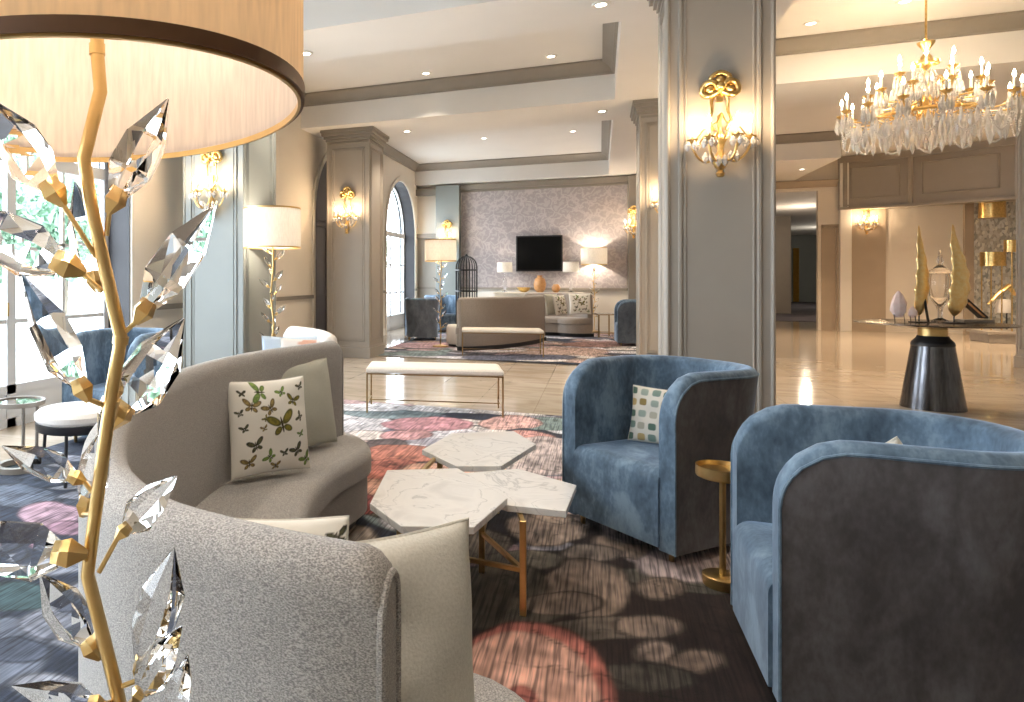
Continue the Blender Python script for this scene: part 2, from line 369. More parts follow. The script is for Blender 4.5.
MB().box(*bx(xc + .02, xd - .02, 1.06, 3.62, YB - .03)).build('wall_back_panel', 'paper', smooth=0)['kind'] = 'structure'
MB().box(*bx(xc, xd, .16, 1.02, YB - .02)).build('wall_back_wainscot', 'wain', smooth=0)['kind'] = 'structure'
MB().box(*bx(XL, xb, .16, 2.5, YB - .02)).build('wall_back_recess', 'column', smooth=0)['kind'] = 'structure'
q = MB(); q.box(*bx(xc, xd, 1.02, 1.08, YB - .06)); q.box(*bx(XL, xb, 1.02, 1.08, YB - .05)); q.box(*bx(XL, xb, 2.40, 2.52, YB - .12))
NTR[0] += 1; struct(q.build('trim_%d' % NTR[0], 'trim', smooth=0)); struct(MB().box(*bx(XL, xd, 0, .16, YB - .05)).build('baseboard_back', 'wain', smooth=0))
struct(MB().box((1.1, YB, 0), (1.3, 21, ZS)).build('wall_return', 'brownwall', smooth=0))

# columns
def column(x0, x1, y0, y1, top=ZS, material='column', material2=None):
    root = struct(empty('column', ((x0 + x1) / 2, (y0 + y1) / 2, 0))); w_, d_ = (x1 - x0) / 2, (y1 - y0) / 2
    MB().box((-w_, -d_, 0), (w_, d_, top)).build('shaft', material, root, smooth=0)
    mo = MB()
    def frame(u0, u1, z0, z1, face):
        def P(u, z, o): return {'-y': (u, -d_ - o, z), '+y': (u, d_ + o, z), '-x': (-w_ - o, u, z), '+x': (w_ + o, u, z)}[face]
        for k, (off, pr) in enumerate(((0, .016), (.035, .008))):
            c_ = [(u0 + off, z0 + off), (u1 - off, z0 + off), (u1 - off, z1 - off), (u0 + off, z1 - off)]
            mo.tube([P(*p, 0) for p in c_], pr, 6, closed=True)
    for f_ in ('-y', '+y'): frame(-w_ + .085, w_ - .085, .28, top - .32, f_)
    for f_ in ('-x', '+x'): frame(-d_ + .085, d_ - .085, .28, top - .32, f_)
    for sx in (-1, 1):
        for sy in (-1, 1): mo.tube([(sx * w_, sy * d_, .2), (sx * w_, sy * d_, top - .2)], .016, 8)
    mo.build('panel_moulding', material2 or material, root)
    ca = MB()
    for (o, z0, z1) in ((.012, .24, .21), (.03, .19, .15), (.055, .15, .10), (.085, .10, .045), (.10, .045, 0)):
        ca.box((-w_ - o, -d_ - o, top - z0), (w_ + o, d_ + o, top - z1 - .0005))
    ca.build('capital', 'trim', root, smooth=0, bevel=.006)
    MB().box((-w_ - .03, -d_ - .03, 0), (w_ + .03, d_ + .03, .17)).box((-w_ - .015, -d_ - .015, .17), (w_ + .015, d_ + .015, .20)).build('plinth', material, root, smooth=0, bevel=.006)
    return root
column(-4.18, -3.45, 6.3, 7.05, material='blue_panel')
column(-4.26, -3.52, 10.75, 11.5)
column(.48, 1.165, 5.9, 6.6)
column(.52, 1.24, 10.65, 11.4)
column(5.74, 6.45, 12.8, 13.5, top=ZT)
# pilasters on the left wall beside the first column (dark strip seen through the lamp)
# right lobby: cross wall with opening, far hall, header
YC = 21.0
q = MB(); xo = X_at(818, YC); x1_ = X_at(823.5, YC); x2_ = X_at(836.5, YC)
q.box((1.3, YC, 0), (3.2, YC + .15, 4.4)).box((3.2, YC, 3.55), (xo, YC + .15, 4.4)).box((xo, YC, 0), (x1_, YC + .15, 4.4))
q.box((x1_, YC, 2.6), (x2_, YC + .15, 4.4)).box((x2_, YC, 0), (12, YC + .15, 4.4))
struct(q.build('wall_lobby', 'cream', smooth=0))
struct(MB().box((x1_, YC + .06, 0), (x2_, YC + .1, 2.6)).build('door_2', 'brownwall', smooth=0))
f = MB(); f.box((x1_ - .05, YC - .03, 0), (x1_, YC, 2.65)).box((x2_, YC - .03, 0), (x2_ + .05, YC, 2.65)).box((x1_ - .05, YC - .03, 2.6), (x2_ + .05, YC, 2.68))
NTR[0] += 1; struct(f.build('trim_%d' % NTR[0], 'brownwall', smooth=0))
crown([(5.5, YC), (1.3, YC)], ZS - .02, size=.15, closed=False, material='brownwall')
xg = X_at(791, 30); struct(MB().box((1.3, 30, 0), (xg, 30.15, 4.4)).build('wall_hall_left', 'column', smooth=0))
struct(MB().box((1.3, 44, 0), (14, 44.15, 4.4)).box((1.3, 43.96, .95), (14, 44, 1.05)).build('wall_hall_end', 'blue_panel', smooth=0))
struct(MB().box((1.2, YC + .15, 3.6), (14, 44, 3.7)).build('ceiling_hall', 'ceil', smooth=0))
struct(MB().box((12, YC, 0), (12.1, 44, 3.7)).build('wall_hall_right', 'cream', smooth=0))
struct(MB().box((1.1, YC + .16, 0), (1.2, 44, 3.7)).build('wall_hall_side', 'cream', smooth=0))
cur = MB(); P = []
X0, X1 = X_at(793, 43.9), X_at(799, 43.9)
cur.grid([[(X0 + (X1 - X0) * k / 30, 43.85 + .05 * math.sin(k * 1.3), z) for k in range(31)] for z in (.02, 2.9)])
tag(cur.build('curtain', 'yellow'), 'ochre curtain hanging at the end of the dark carpeted hall', 'curtain')
MB().box((1.4, 24.8, 0), (11.9, 29.9, .012)).box((xg + .02, 29.9, 0), (11.9, 43.9, .012)).build('hall_carpet', mottled('slate_hall_carpet', (.025, .025, .04), (.13, .11, .12), 1.4, .95, (.4, 1.5, 1)), smooth=0)
tag(bpy.data.objects['hall_carpet'], 'dark slate patterned carpet running down the far hall', 'carpet')
# header over the lounge opening, bowed
hp = [Vector((X_at(838, 20.9), 20.92)), Vector((6.6, 20.55)), Vector((8.25, 19.4)), Vector((10.5, 18.2))]
hp = [Vector((p.x, p.y)) for p in crom([(p.x, p.y, 0) for p in hp], 8)]
q = MB(); q.grid([[(p.x, p.y, z) for z in (3.03, ZT)] + [(p.x + .12, p.y + .35, z) for z in (ZT, 3.03)] for p in hp], close=True, caps=True)
struct(q.build('wall_header', 'column', smooth=30))
q = MB()
for (z0, z1, o) in ((3.03, 3.09, .05), (3.12, 3.15, .025), (4.2, 4.36, .07)):
    q.grid([[(p.x, p.y - .0, z0), (p.x - o * .3, p.y - o, z0), (p.x - o * .3, p.y - o, z1), (p.x, p.y, z1)] for p in hp], close=True, caps=True)
for (i0, i1) in ((2, 8), (10, 15), (17, 22)):
    pts = [(hp[i].x - .01, hp[i].y - .01, 3.3) for i in range(i0, i1 + 1)] + [(hp[i].x - .01, hp[i].y - .01, 4.05) for i in range(i1, i0 - 1, -1)]
    q.tube(pts, .022, 6, closed=True)
for i in (1, 9, 16):
    q.tube([(hp[i].x, hp[i].y - .01, 3.1), (hp[i].x, hp[i].y - .01, 4.3)], .05, 8)
NTR[0] += 1; struct(q.build('trim_%d' % NTR[0], 'column', smooth=30))
xp0, xp1 = X_at(838.5, YC), X_at(850, YC)
struct(MB().box((xp0, YC - .14, 0), (xp1, YC, 4.3)).build('pilaster_lobby', 'wain', smooth=0, bevel=.01))
struct(MB().box((xp1, YC - .05, 0), (X_at(885, YC), YC, 3.2)).build('wall_sconce_bay', 'brownwall', smooth=0))
struct(MB().box((X_at(972, YC), YC - .06, 0), (X_at(1024, YC) + .6, YC, 3.1)).build('wall_mosaic', 'mosaic', smooth=0))
struct(MB().box((X_at(963, YC), YC - .09, 0), (X_at(972, YC), YC, 3.1)).build('trim_90', 'brownwall', smooth=0))

# ------------------------------------------------------------------ downlights
dl0 = None
DL = [(601, 4, ZS, 'over the sofas, closest to the tall greige column'), (602, 111, ZS, 'beyond the first ceiling tray, by the second tall column'), (407, 131, ZS, 'beside the capital of the freestanding left column'), (426, 73, ZT, 'left one of the two in the near ceiling tray'),
      (551, 56, ZT, 'right one of the two in the near ceiling tray'), (484, 138, ZT, 'left one of the two in the farther ceiling tray'), (573, 131, ZT, 'right one of the two in the farther ceiling tray'), (905, 1, ZT, 'bright one beside the chandelier rod'),
      (811, 23, ZT, 'small one between the tall greige column and the chandelier rod'), (802, 169, ZS, 'over the opening to the far hall'), (306, 53, ZS, 'at the edge of the big lamp shade')]
for i, (px, py, z, w_) in enumerate(DL):
    p = G(px, py, z)
    r = empty('ceiling_downlight', p)
    tag(r, 'round recessed downlight ' + w_, 'ceiling light', 'recessed downlights in the ceiling')
    if dl0 is None:
        MB().lathe([(.05, -.012), (.075, -.012), (.08, -.001), (.05, -.001)], n=24, caps=False).build('trim_ring', 'wain', r)
        MB().lathe([(.001, -.006), (.05, -.006), (.05, -.002), (.001, -.002)], n=24).build('lens', 'down', r); dl0 = r
    else:
        for ch in kids(dl0): c_ = ch.copy(); COL.objects.link(c_); c_.parent = r
def lamp(kind, loc, power, col, size=.05, rot=None, **kw):
    l = bpy.data.lights.new('scene_light', kind); l.energy = power; l.color = col
    if kind == 'AREA': l.shape = 'RECTANGLE'; l.size, l.size_y = size
    else: l.shadow_soft_size = size
    for k, v_ in kw.items(): setattr(l, k, v_)
    o = bpy.data.objects.new('scene_light', l); COL.objects.link(o); o.location = loc
    if rot: o.rotation_euler = rot
    return o
WARM = (1, .70, .42); WARM2 = (1, .85, .68)
K = .55; WORLD = 7.0
struct(MB().box((-5.2, -4.1, 0), (12, -4, 4.4)).build('wall_rear', 'cream', smooth=0)); struct(MB().box((12, -4, 0), (12.1, 21, 4.4)).build('wall_right', 'cream', smooth=0))
FILL_SPOTS = [(-3, 1.5, ZT), (-.8, 1.2, ZT), (3.2, 1.2, ZT), (5.5, 4.5, ZT), (3.2, 4.8, ZT), (-1.2, 4.8, ZT), (-3.3, 4.8, ZT), (8, 8.8, ZT), (3, 14.5, ZT), (6.5, 14.5, ZT), (2.8, 11.1, ZS), (8.5, 17.5, ZT), (.9, 9, ZS), (-2.2, 16, ZT), (7, 18.6, ZT), (5.6, 16.5, ZT), (8, 16.5, ZT)]  # unseen ceiling spots without fixtures, added to brighten room and lobby
for i, p in enumerate([tuple(G(a, b, z)) for a, b, z, _ in DL] + FILL_SPOTS):
    lamp('SPOT', (p[0], p[1], p[2] - .03), ((460 if p[1] > 10 else 170) if p[0] > 1.4 else 180) * K, (1, .72, .46) if p[0] > 1.4 else WARM2, .05, spot_size=math.radians(98), spot_blend=.9)

lamp('POINT', (6.0, 26, 2.6), 60, (1, .80, .60), .1); lamp('POINT', (9.5, 37, 2.6), 45, (1, .9, .75), .1)  # unseen fill lights added to brighten the hall, no fixtures built
# ------------------------------------------------------------------ carpets
def ipow(c): return np.array([((v_ / 255) / 12.92 if v_ / 255 < .04045 else ((v_ / 255 + .055) / 1.055) ** 2.4) for v_ in c])
def vnoise(X, Y, seed, freq):
    r = np.random.default_rng(seed); T = r.random((64, 64)); x = X * freq; y = Y * freq
    xi = np.floor(x).astype(int); yi = np.floor(y).astype(int); fx = x - xi; fy = y - yi; fx = fx * fx * (3 - 2 * fx); fy = fy * fy * (3 - 2 * fy)
    g = lambda a, b: T[a % 64, b % 64]
    return (g(xi, yi) * (1 - fx) + g(xi + 1, yi) * fx) * (1 - fy) + (g(xi, yi + 1) * (1 - fx) + g(xi + 1, yi + 1) * fx) * fy
def carpet(name, x0, x1, y0, y1, st, blobs, label):
    nx = int((x1 - x0) / st) + 1; ny = int((y1 - y0) / st) + 1
    xs = np.linspace(x0, x1, nx); ys = np.linspace(y0, y1, ny); X, Y = np.meshgrid(xs, ys)
    wx = (vnoise(X, Y, 1, 3.1) - .5) * .09 + (vnoise(X, Y, 2, 9) - .5) * .05; wy = (vnoise(X, Y, 3, 3.1) - .5) * .09 + (vnoise(X, Y, 4, 9) - .5) * .05
    streak = vnoise(X, Y, 6, 22) * .35 + vnoise(X * 2.6, Y * .35, 7, 14) * .35 + vnoise(X, Y, 16, 7) * .3
    t = np.clip((X + 2.1 - .25 * Y) / 1.2, 0, 1)[..., None]; C = ipow((40, 48, 66)) * (1 - t) + ipow((40, 28, 27)) * t
    C = C * (.75 + .5 * vnoise(X, Y, 8, 20)[..., None])
    for (c_, u, v_, col, ring) in blobs:
        A = np.array([[u[0], v_[0]], [u[1], v_[1]]]); Ai = np.linalg.inv(A); rad = max(math.hypot(*u), math.hypot(*v_))
        k = min(1.0, rad / .35) * (.35 if ring > .9 or ring < .3 else 1)
        dx = X + wx * k - c_[0]; dy = Y + wy * k - c_[1]; a = Ai[0, 0] * dx + Ai[0, 1] * dy; b = Ai[1, 0] * dx + Ai[1, 1] * dy
        q_ = np.sqrt(a * a + b * b); m_ = np.clip((1 - q_) * rad / .022, 0, 1)[..., None]
        col = ipow(col); g_ = col.mean(); col = col * .66 + g_ * .36; band = .5 + .5 * np.sin(q_ * 9 + 5 * vnoise(X, Y, 11, 5) + c_[0] * 7)
        sh = (.22 + 1.15 * streak + .30 * band - ring * .35 * np.clip((q_ - .78) * 5, 0, 1))[..., None]
        edge = np.clip((q_ - (1 - .035 / max(rad, .06))) * 22, 0, 1)[..., None] * min(1, ring * 1.7)
        cc = col * sh * (1 - .6 * edge); C = C * (1 - m_) + cc * m_
    n1 = vnoise(X + .3, Y, 21, 5.5) + .35 * vnoise(X, Y, 22, 15); crk = np.clip(1 - np.abs(n1 - .68) / .035, 0, 1) * (vnoise(X, Y, 23, 1.9) > .42)
    spk = vnoise(X * 2.2, Y * .8, 24, 26); C = C * (1 - .62 * crk[..., None]) * (.78 + .44 * spk[..., None])
    me = bpy.data.meshes.new(name)
    V = np.zeros((ny * nx, 3)); V[:, 0] = X.ravel(); V[:, 1] = Y.ravel(); V[:, 2] = .012
    i = np.arange((ny - 1) * nx).reshape(ny - 1, nx)[:, :-1].ravel(); Fc = np.stack([i, i + 1, i + 1 + nx, i + nx], 1)
    me.vertices.add(len(V)); me.vertices.foreach_set('co', V.ravel()); me.loops.add(Fc.size); me.loops.foreach_set('vertex_index', Fc.ravel().astype(np.int32))
    me.polygons.add(len(Fc)); me.polygons.foreach_set('loop_start', np.arange(0, Fc.size, 4, dtype=np.int32)); me.polygons.foreach_set('loop_total', np.full(len(Fc), 4, dtype=np.int32)); me.update()
    at = me.color_attributes.new('dye', 'FLOAT_COLOR', 'POINT'); cc = np.ones((len(V), 4)); cc[:, :3] = C.reshape(-1, 3); at.data.foreach_set('color', cc.ravel())
    me.materials.append(M['carpet']); o = bpy.data.objects.new(name, me); COL.objects.link(o)
    return tag(o, label, 'carpet')
def PB(x, y, dx, dy, col, ring=.5):
    c_ = G(x, y); u = (G(x + dx, y) - G(x - dx, y)) / 2; v_ = (G(x, y - dy) - G(x, y + dy)) / 2
    c_ = (G(x, y - dy) + G(x, y + dy)) / 2
    return ((c_.x, c_.y), (u.x, u.y), (v_.x, v_.y), col, ring)
def RB(x0, x1, y0, y1, n, pal, smin, smax, seed, skip=None):
    r = random.Random(seed); out = []
    for _ in range(n):
        x = r.uniform(x0, x1); y = r.uniform(y0, y1)
        if skip and skip(x, y): continue
        a = r.uniform(smin, smax); b = a * r.uniform(.45, .8); t = r.uniform(-.5, .5)
        out.append(((x, y), (a * math.cos(t), a * math.sin(t)), (-b * math.sin(t), b * math.cos(t)), r.choice(pal), .5))
    return out
BL = [(92, 104, 128), (126, 134, 156), (60, 74, 98), (150, 156, 172), (48, 82, 92), (150, 116, 142)]
TP = [(146, 122, 106), (118, 102, 90), (160, 140, 124), (196, 170, 168), (96, 90, 78)]
FA = [(206, 208, 222), (188, 150, 158), (120, 146, 152), (222, 216, 214), (92, 96, 122), (150, 150, 170), (214, 178, 168)]
bl = RB(-4, -1.3, .5, 4.2, 60, BL, .14, .34, 3) + RB(-1.2, 2.2, 3.2, 5.4, 40, TP + FA, .14, .3, 4, lambda x, y: x > 1.0 and y < 3.6) + RB(-4, 1.4, 5.0, 7.0, 90, FA, .14, .36, 5) + RB(1.5, 2.6, .3, 7, 45, TP, .14, .32, 6)
bl += [PB(*a) for a in [
    (30, 478, 60, 10, (50, 66, 92)), (18, 497, 45, 12, (92, 108, 134)), (50, 516, 34, 14, (176, 134, 160)), (70, 530, 26, 9, (150, 104, 134)), (10, 540, 40, 14, (58, 72, 98)), (45, 565, 45, 14, (128, 138, 160)), (20, 600, 45, 18, (44, 84, 92)), (50, 630, 40, 16, (118, 126, 148)), (15, 655, 40, 14, (60, 72, 96)), (45, 688, 40, 14, (140, 146, 164)),
    (350, 424, 40, 12, (196, 198, 212)), (395, 413, 55, 7, (106, 134, 146)), (460, 409, 60, 5, (226, 228, 238)), (370, 408, 40, 4, (214, 218, 230)), (425, 426, 48, 8, (202, 128, 146)), (365, 437, 25, 6, (206, 196, 192)), (405, 437, 30, 6, (206, 140, 146)), (385, 452, 28, 12, (96, 84, 88)), (520, 412, 50, 4, (226, 222, 226)), (545, 425, 34, 7, (112, 142, 142)),
    (508, 424, 34, 8, (226, 168, 162)), (525, 440, 32, 8, (228, 150, 140)), (545, 457, 46, 20, (196, 176, 174)), (560, 488, 18, 9, (226, 188, 162)), (402, 456, 44, 10, (206, 112, 84)), (388, 472, 38, 12, (196, 96, 74)), (440, 474, 44, 10, (222, 160, 130)), (372, 492, 26, 12, (216, 150, 120)), (365, 506, 16, 12, (160, 52, 46)), (350, 540, 30, 14, (170, 150, 132)),
    (545, 532, 42, 18, (172, 146, 128)), (480, 548, 30, 18, (140, 124, 108)), (520, 562, 46, 10, (120, 110, 94)), (590, 556, 34, 10, (134, 116, 104)), (650, 532, 55, 16, (176, 156, 158)), (690, 566, 60, 22, (196, 172, 174)), (500, 598, 66, 36, (92, 84, 72)), (586, 592, 48, 32, (152, 126, 108)), (560, 606, 46, 12, (138, 114, 98)),
    (662, 592, 30, 13, (150, 124, 106)), (590, 632, 70, 12, (104, 90, 78)), (645, 630, 40, 13, (140, 116, 100)), (655, 655, 26, 14, (160, 132, 116)), (700, 664, 34, 15, (140, 112, 94)), (645, 680, 60, 16, (70, 62, 54)), (525, 706, 96, 84, (206, 96, 76), 1.0), (518, 712, 88, 80, (232, 164, 138), .2), (520, 712, 22, 26, (196, 90, 76), .2)]]
carpet('area_carpet', -4.0, 2.6, .3, 6.98, .0125, bl, 'large pebble patterned carpet in coral, taupe and slate under the near sofas and coffee table')
bl = RB(-3.6, 1.2, 11.15, 18, 300, FA + [(178, 140, 128), (140, 120, 112), (90, 84, 90)], .18, .5, 9)
bl += [PB(*a) for a in [(560, 352, 50, 4, (200, 164, 150)), (520, 358, 60, 3, (96, 102, 132)), (600, 345, 40, 3, (150, 100, 88)), (420, 354, 30, 3, (110, 140, 146)), (430, 346, 40, 3, (196, 150, 166)), (490, 350, 40, 3, (216, 204, 212))]]
carpet('area_carpet', -3.7, 1.9, 11.15, 17.6, .03, bl, 'pastel patterned carpet under the far seating group below the television')

# ------------------------------------------------------------------ sofas
def sweep(pts, prof, R=None):
    """prof(s01, dist_from_start, dist_from_end) -> [(n, z)]"""
def sofa(name, path, side, label, fabric='boucle', zb=.98, zs=.43, dep=.52, dep0=None, seat_ext=(.10, .10), thick=.105, n=64):
    pts, Ltot = resample(crom(path, 12), n); pts = [pts[0], pts[0].lerp(pts[1], .08), pts[0].lerp(pts[1], .3), pts[0].lerp(pts[1], .6)] + pts[1:-1] + [pts[-1].lerp(pts[-2], .6), pts[-1].lerp(pts[-2], .3), pts[-1].lerp(pts[-2], .08), pts[-1]]; n += 6
    cum = [0]
    for i in range(1, n): cum.append(cum[-1] + (pts[i] - pts[i - 1]).length)
    root_loc = pts[n // 2].copy(); root_loc.z = 0
    root = empty(name, root_loc); tag(root, label, 'sofa')
    pts = [p - root_loc for p in pts]
    def frames(P):
        out = []
        for i in range(len(P)):
            t = (P[min(i + 1, len(P) - 1)] - P[max(i - 1, 0)]).normalized(); out.append((P[i], Vector((t.y, -t.x, 0)) * side, t))
        return out
    fr = frames(pts); rows = []
    rc = .04
    for i, (p, nn, t) in enumerate(fr):
        s = cum[i]; e = min(s, Ltot - s); zt = zb
        if e < rc: zt = zb - rc + math.sqrt(max(0, rc * rc - (rc - e) ** 2)) * .999
        h = thick / 2; prof = [(-h + .012, .10), (-h, .14), (-h, zt - .06)]
        for k in range(1, 8):
            a = PI - PI * k / 8; prof.append((h * math.cos(a), zt - .05 + .05 * math.sin(a)))
        prof += [(h, zt - .06), (h, .14), (h - .012, .10)]
        rows.append([p + nn * q + Vector((0, 0, z)) for q, z in prof])
    # denser stations near the ends come from duplicating resampled ones
    MB().grid(rows, close=True, caps=True).build('backrest', fabric, root, smooth=50)
    # piping round the end faces
    for rr, idx in ((rows[0], 0), (rows[-1], -1)):
        MB().tube([q for q in rr[1:-1]], .006, 6).build('piping', fabric, root)
    # seat: extends beyond the back ends
    a0 = pts[0] - fr[0][2] * seat_ext[0]; a1 = pts[-1] + fr[-1][2] * seat_ext[1]
    P2, L2 = resample([a0] + pts + [a1], n + 10); fr2 = frames(P2)
    def seat_rows(z0, z1, ins, rr):
        out = []; r = .34
        for i, (p, nn, t) in enumerate(fr2):
            s = L2 * i / (n + 9); d = (dep if dep0 is None else dep0 + (dep - dep0) * s / L2) + thick / 2
            s0 = min(s, L2 - s)
            k = 1.0 if s0 > r else math.sqrt(max(.0, 1 - ((r - s0) / r) ** 2)); d1 = thick / 2 - .02 + (d - thick / 2) * max(.04, k) - ins
            base = -thick / 2 + .02 if s > seat_ext[0] + .01 and L2 - s > seat_ext[1] + .01 else thick * .25
            pr = [(base, z0)]
            pr += [(d1, z0)]
            for j in range(0, 6):
                a = PI / 2 * j / 5; pr.append((d1 - rr + rr * math.cos(a), z1 - rr + rr * math.sin(a)))
            pr += [(base, z1)]
            out.append([p + nn * q + Vector((0, 0, z)) for q, z in pr])
        return out
    MB().grid(seat_rows(.30, zs, 0, .055), close=True, caps=True).build('seat', fabric, root, smooth=50)
    MB().grid(seat_rows(.09, .295, .025, .02), close=True, caps=True).build('base', fabric, root, smooth=50)
    MB().grid(seat_rows(.0, .088, .09, .01), close=True, caps=True).build('plinth', 'black', root, smooth=50)
    return root
near_path = [L(*p) for p in [(.147, 3.99), (-.07, 3.68), (-.265, 3.4), (-.44, 3.0), (-.53, 2.6), (-.555, 2.2), (-.53, 1.82), (-.455, 1.50), (-.37, 1.30), (-.25, 1.13), (-.08, 1.01), (.05, .945), (.108, .925)]]
sofa('curved_sofa', near_path, -1, 'oatmeal boucle curved sofa wrapping round the marble coffee table, its back towards the crystal lamp', dep=.76, dep0=.29, seat_ext=(.07, .34))
sofa('curved_sofa', [L(*p) for p in [(.11, 4.22), (.125, 4.45), (.07, 4.78), (-.04, 5.02), (-.16, 5.15)]], -1, 'pale curved sofa standing back to back behind the oatmeal sofa, facing the windows', fabric='whitefab')
P_ = [(459, 12.35), (477, 12.45), (500, 12.75), (523, 13.3), (541, 14.05)]
sofa('curved_sofa', [L((x - CX) / FPX * d, d) for x, d in P_], -1, 'taupe curved sofa seen from its plain back behind the far bench', fabric='farfab', thick=.16, dep0=.25, dep=.6, seat_ext=(.02, .30))
P_ = [(525, 16.2), (548, 16.05), (570, 15.8), (590, 15.3)]
sofa('curved_sofa', [L((x - CX) / FPX * d, d) for x, d in P_], 1, 'taupe curved sofa facing forward under the right side of the television', fabric='farfab', thick=.16)

# ------------------------------------------------------------------ tub chairs
def tub_chair(loc, face, label, outer='velvetfar'):
    """face: world direction the chair looks to"""
    root = empty('tub_chair', (loc[0], loc[1], 0), math.atan2(face.y, face.x) + PI / 2, label, 'armchair', 'slate blue tub chairs')
    # local: front is -y
    w_, yf, yb, rc = .300, -.36, .31, .24
    path = [(-w_, yf)]
    n = 8
    path += [(-w_, yf + (yb - rc - yf) * k / n) for k in range(1, n + 1)]
    path += [(-w_ + rc - rc * math.cos(PI / 2 * k / 10), yb - rc + rc * math.sin(PI / 2 * k / 10)) for k in range(1, 11)]
    half = path; full = [Vector((x, y, 0)) for x, y in half] + [Vector((-x, y, 0)) for x, y in reversed(half)]
    # densify near the fronts
    def dens(P):
        a, b = P[0], P[1]; return [a, a.lerp(b, .06), a.lerp(b, .15), a.lerp(b, .3), a.lerp(b, .55)] + P[1:]
    full = dens(full); full = list(reversed(dens(list(reversed(full))))); N = len(full)
    d = [0]
    for i in range(1, N): d.append(d[-1] + (full[i] - full[i - 1]).length)
    rows = []; zt0 = .90; R = .19; th = .085
    for i in range(N):
        t = (full[min(i + 1, N - 1)] - full[max(i - 1, 0)]).normalized(); nn = Vector((-t.y, t.x, 0))
        s = min(d[i], d[-1] - d[i]); zt = zt0 if s > R else zt0 - R + math.sqrt(max(0, R * R - (R - s) ** 2))
        zt = max(zt, .5); k = min(1, max(0, (s - .1) / .5)); fl = .045 * k
        h = th / 2; pr = [(h, .07)]
        for j in range(1, 7): u = j / 6; z = .07 + (zt - .04 - .07) * u; pr.append((h + fl * u * u - .02 * (1 - u) ** 2 * k, z))
        for j in range(1, 8): a = PI * j / 8; pr.append((h * math.cos(a) + fl, zt - .04 + .04 * math.sin(a)))
        for j in range(6, -1, -1): u = j / 6; z = .07 + (zt - .04 - .07) * u; pr.append((-h + fl * u * u, z))
        rows.append([full[i] + nn * q + Vector((0, 0, z)) for q, z in pr])
    nr = len(rows[0]); cut = 7
    MB().grid([r_[cut - 1:] + [r_[0]] for r_ in rows], close=False, caps=False).add([p for p in rows[0]], [tuple(range(nr))]).add([p for p in rows[-1]], [tuple(range(nr))]).build('inner_shell', 'velvet', root, smooth=50)
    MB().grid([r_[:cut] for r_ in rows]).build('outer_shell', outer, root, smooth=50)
    # piping along the outer rim, dropping down both arm fronts
    rim = [r[6] + (r[7] - r[6]) * .4 for r in rows]
    out = [rows[0][j] for j in range(0, 6)] + rim + [rows[-1][j] for j in range(5, -1, -1)]
    MB().tube(out, .0055, 6).build('piping', 'velvet', root)
    # seat block with soft front
    iw = w_ - th / 2 + .004; prof = []
    ptsx = []
    def rnd(y0, y1, z0, z1, r):
        P = [(y1, z0), (y0, z0)]
        for k in range(7): a = PI + -PI / 2 * k / 6; P.append((y0 + r + r * math.cos(a), z1 - r + r * math.sin(a)))
        return P + [(y1, z1)]
    rr = rnd(yf - .012, yb - .05, .085, .45, .06); rows = []
    for x, sc in ((-iw, .97), (-iw + .012, .99), (-iw + .05, 1), (-.1, 1.012), (.1, 1.012), (iw - .05, 1), (iw - .012, .99), (iw, .97)):
        rows.append([Vector((x * (1 if y < .05 else .93), y, .085 + (z - .085) * sc)) for y, z in rr])
    MB().grid(rows, close=True, caps=True).build('seat', 'velvet', root, smooth=50)
    for x in (-.27, .27):
        for y in (-.29, .22):
            MB().lathe([(.012, 0), (.016, .085)], (x, y, 0), 12).build('leg', 'darkbrass', root)
    return root
def LD(lat, dep): return L(lat, dep) - L(0, 0)
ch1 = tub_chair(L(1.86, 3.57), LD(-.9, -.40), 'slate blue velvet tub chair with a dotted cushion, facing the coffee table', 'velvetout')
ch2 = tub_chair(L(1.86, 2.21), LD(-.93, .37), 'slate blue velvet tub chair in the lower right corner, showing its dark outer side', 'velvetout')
ch2.scale.z = .97
tub_chair(L(2.42, 14.7), LD(.1, 1), 'dark blue tub chair turned away beside the far crystal lamp')
tub_chair(L(3.25, 16.8), LD(.5, -1), 'blue tub chair behind the far crystal lamp, its top just showing')
tub_chair(L((636 - CX) / FPX * 13.4, 13.4), LD(-1, .35), 'blue tub chair half hidden by the second tall column')
tub_chair(L(-1.55, 5.7), LD(-.35, -1), 'dark blue tub chair by the near window, seen through the crystal leaves')

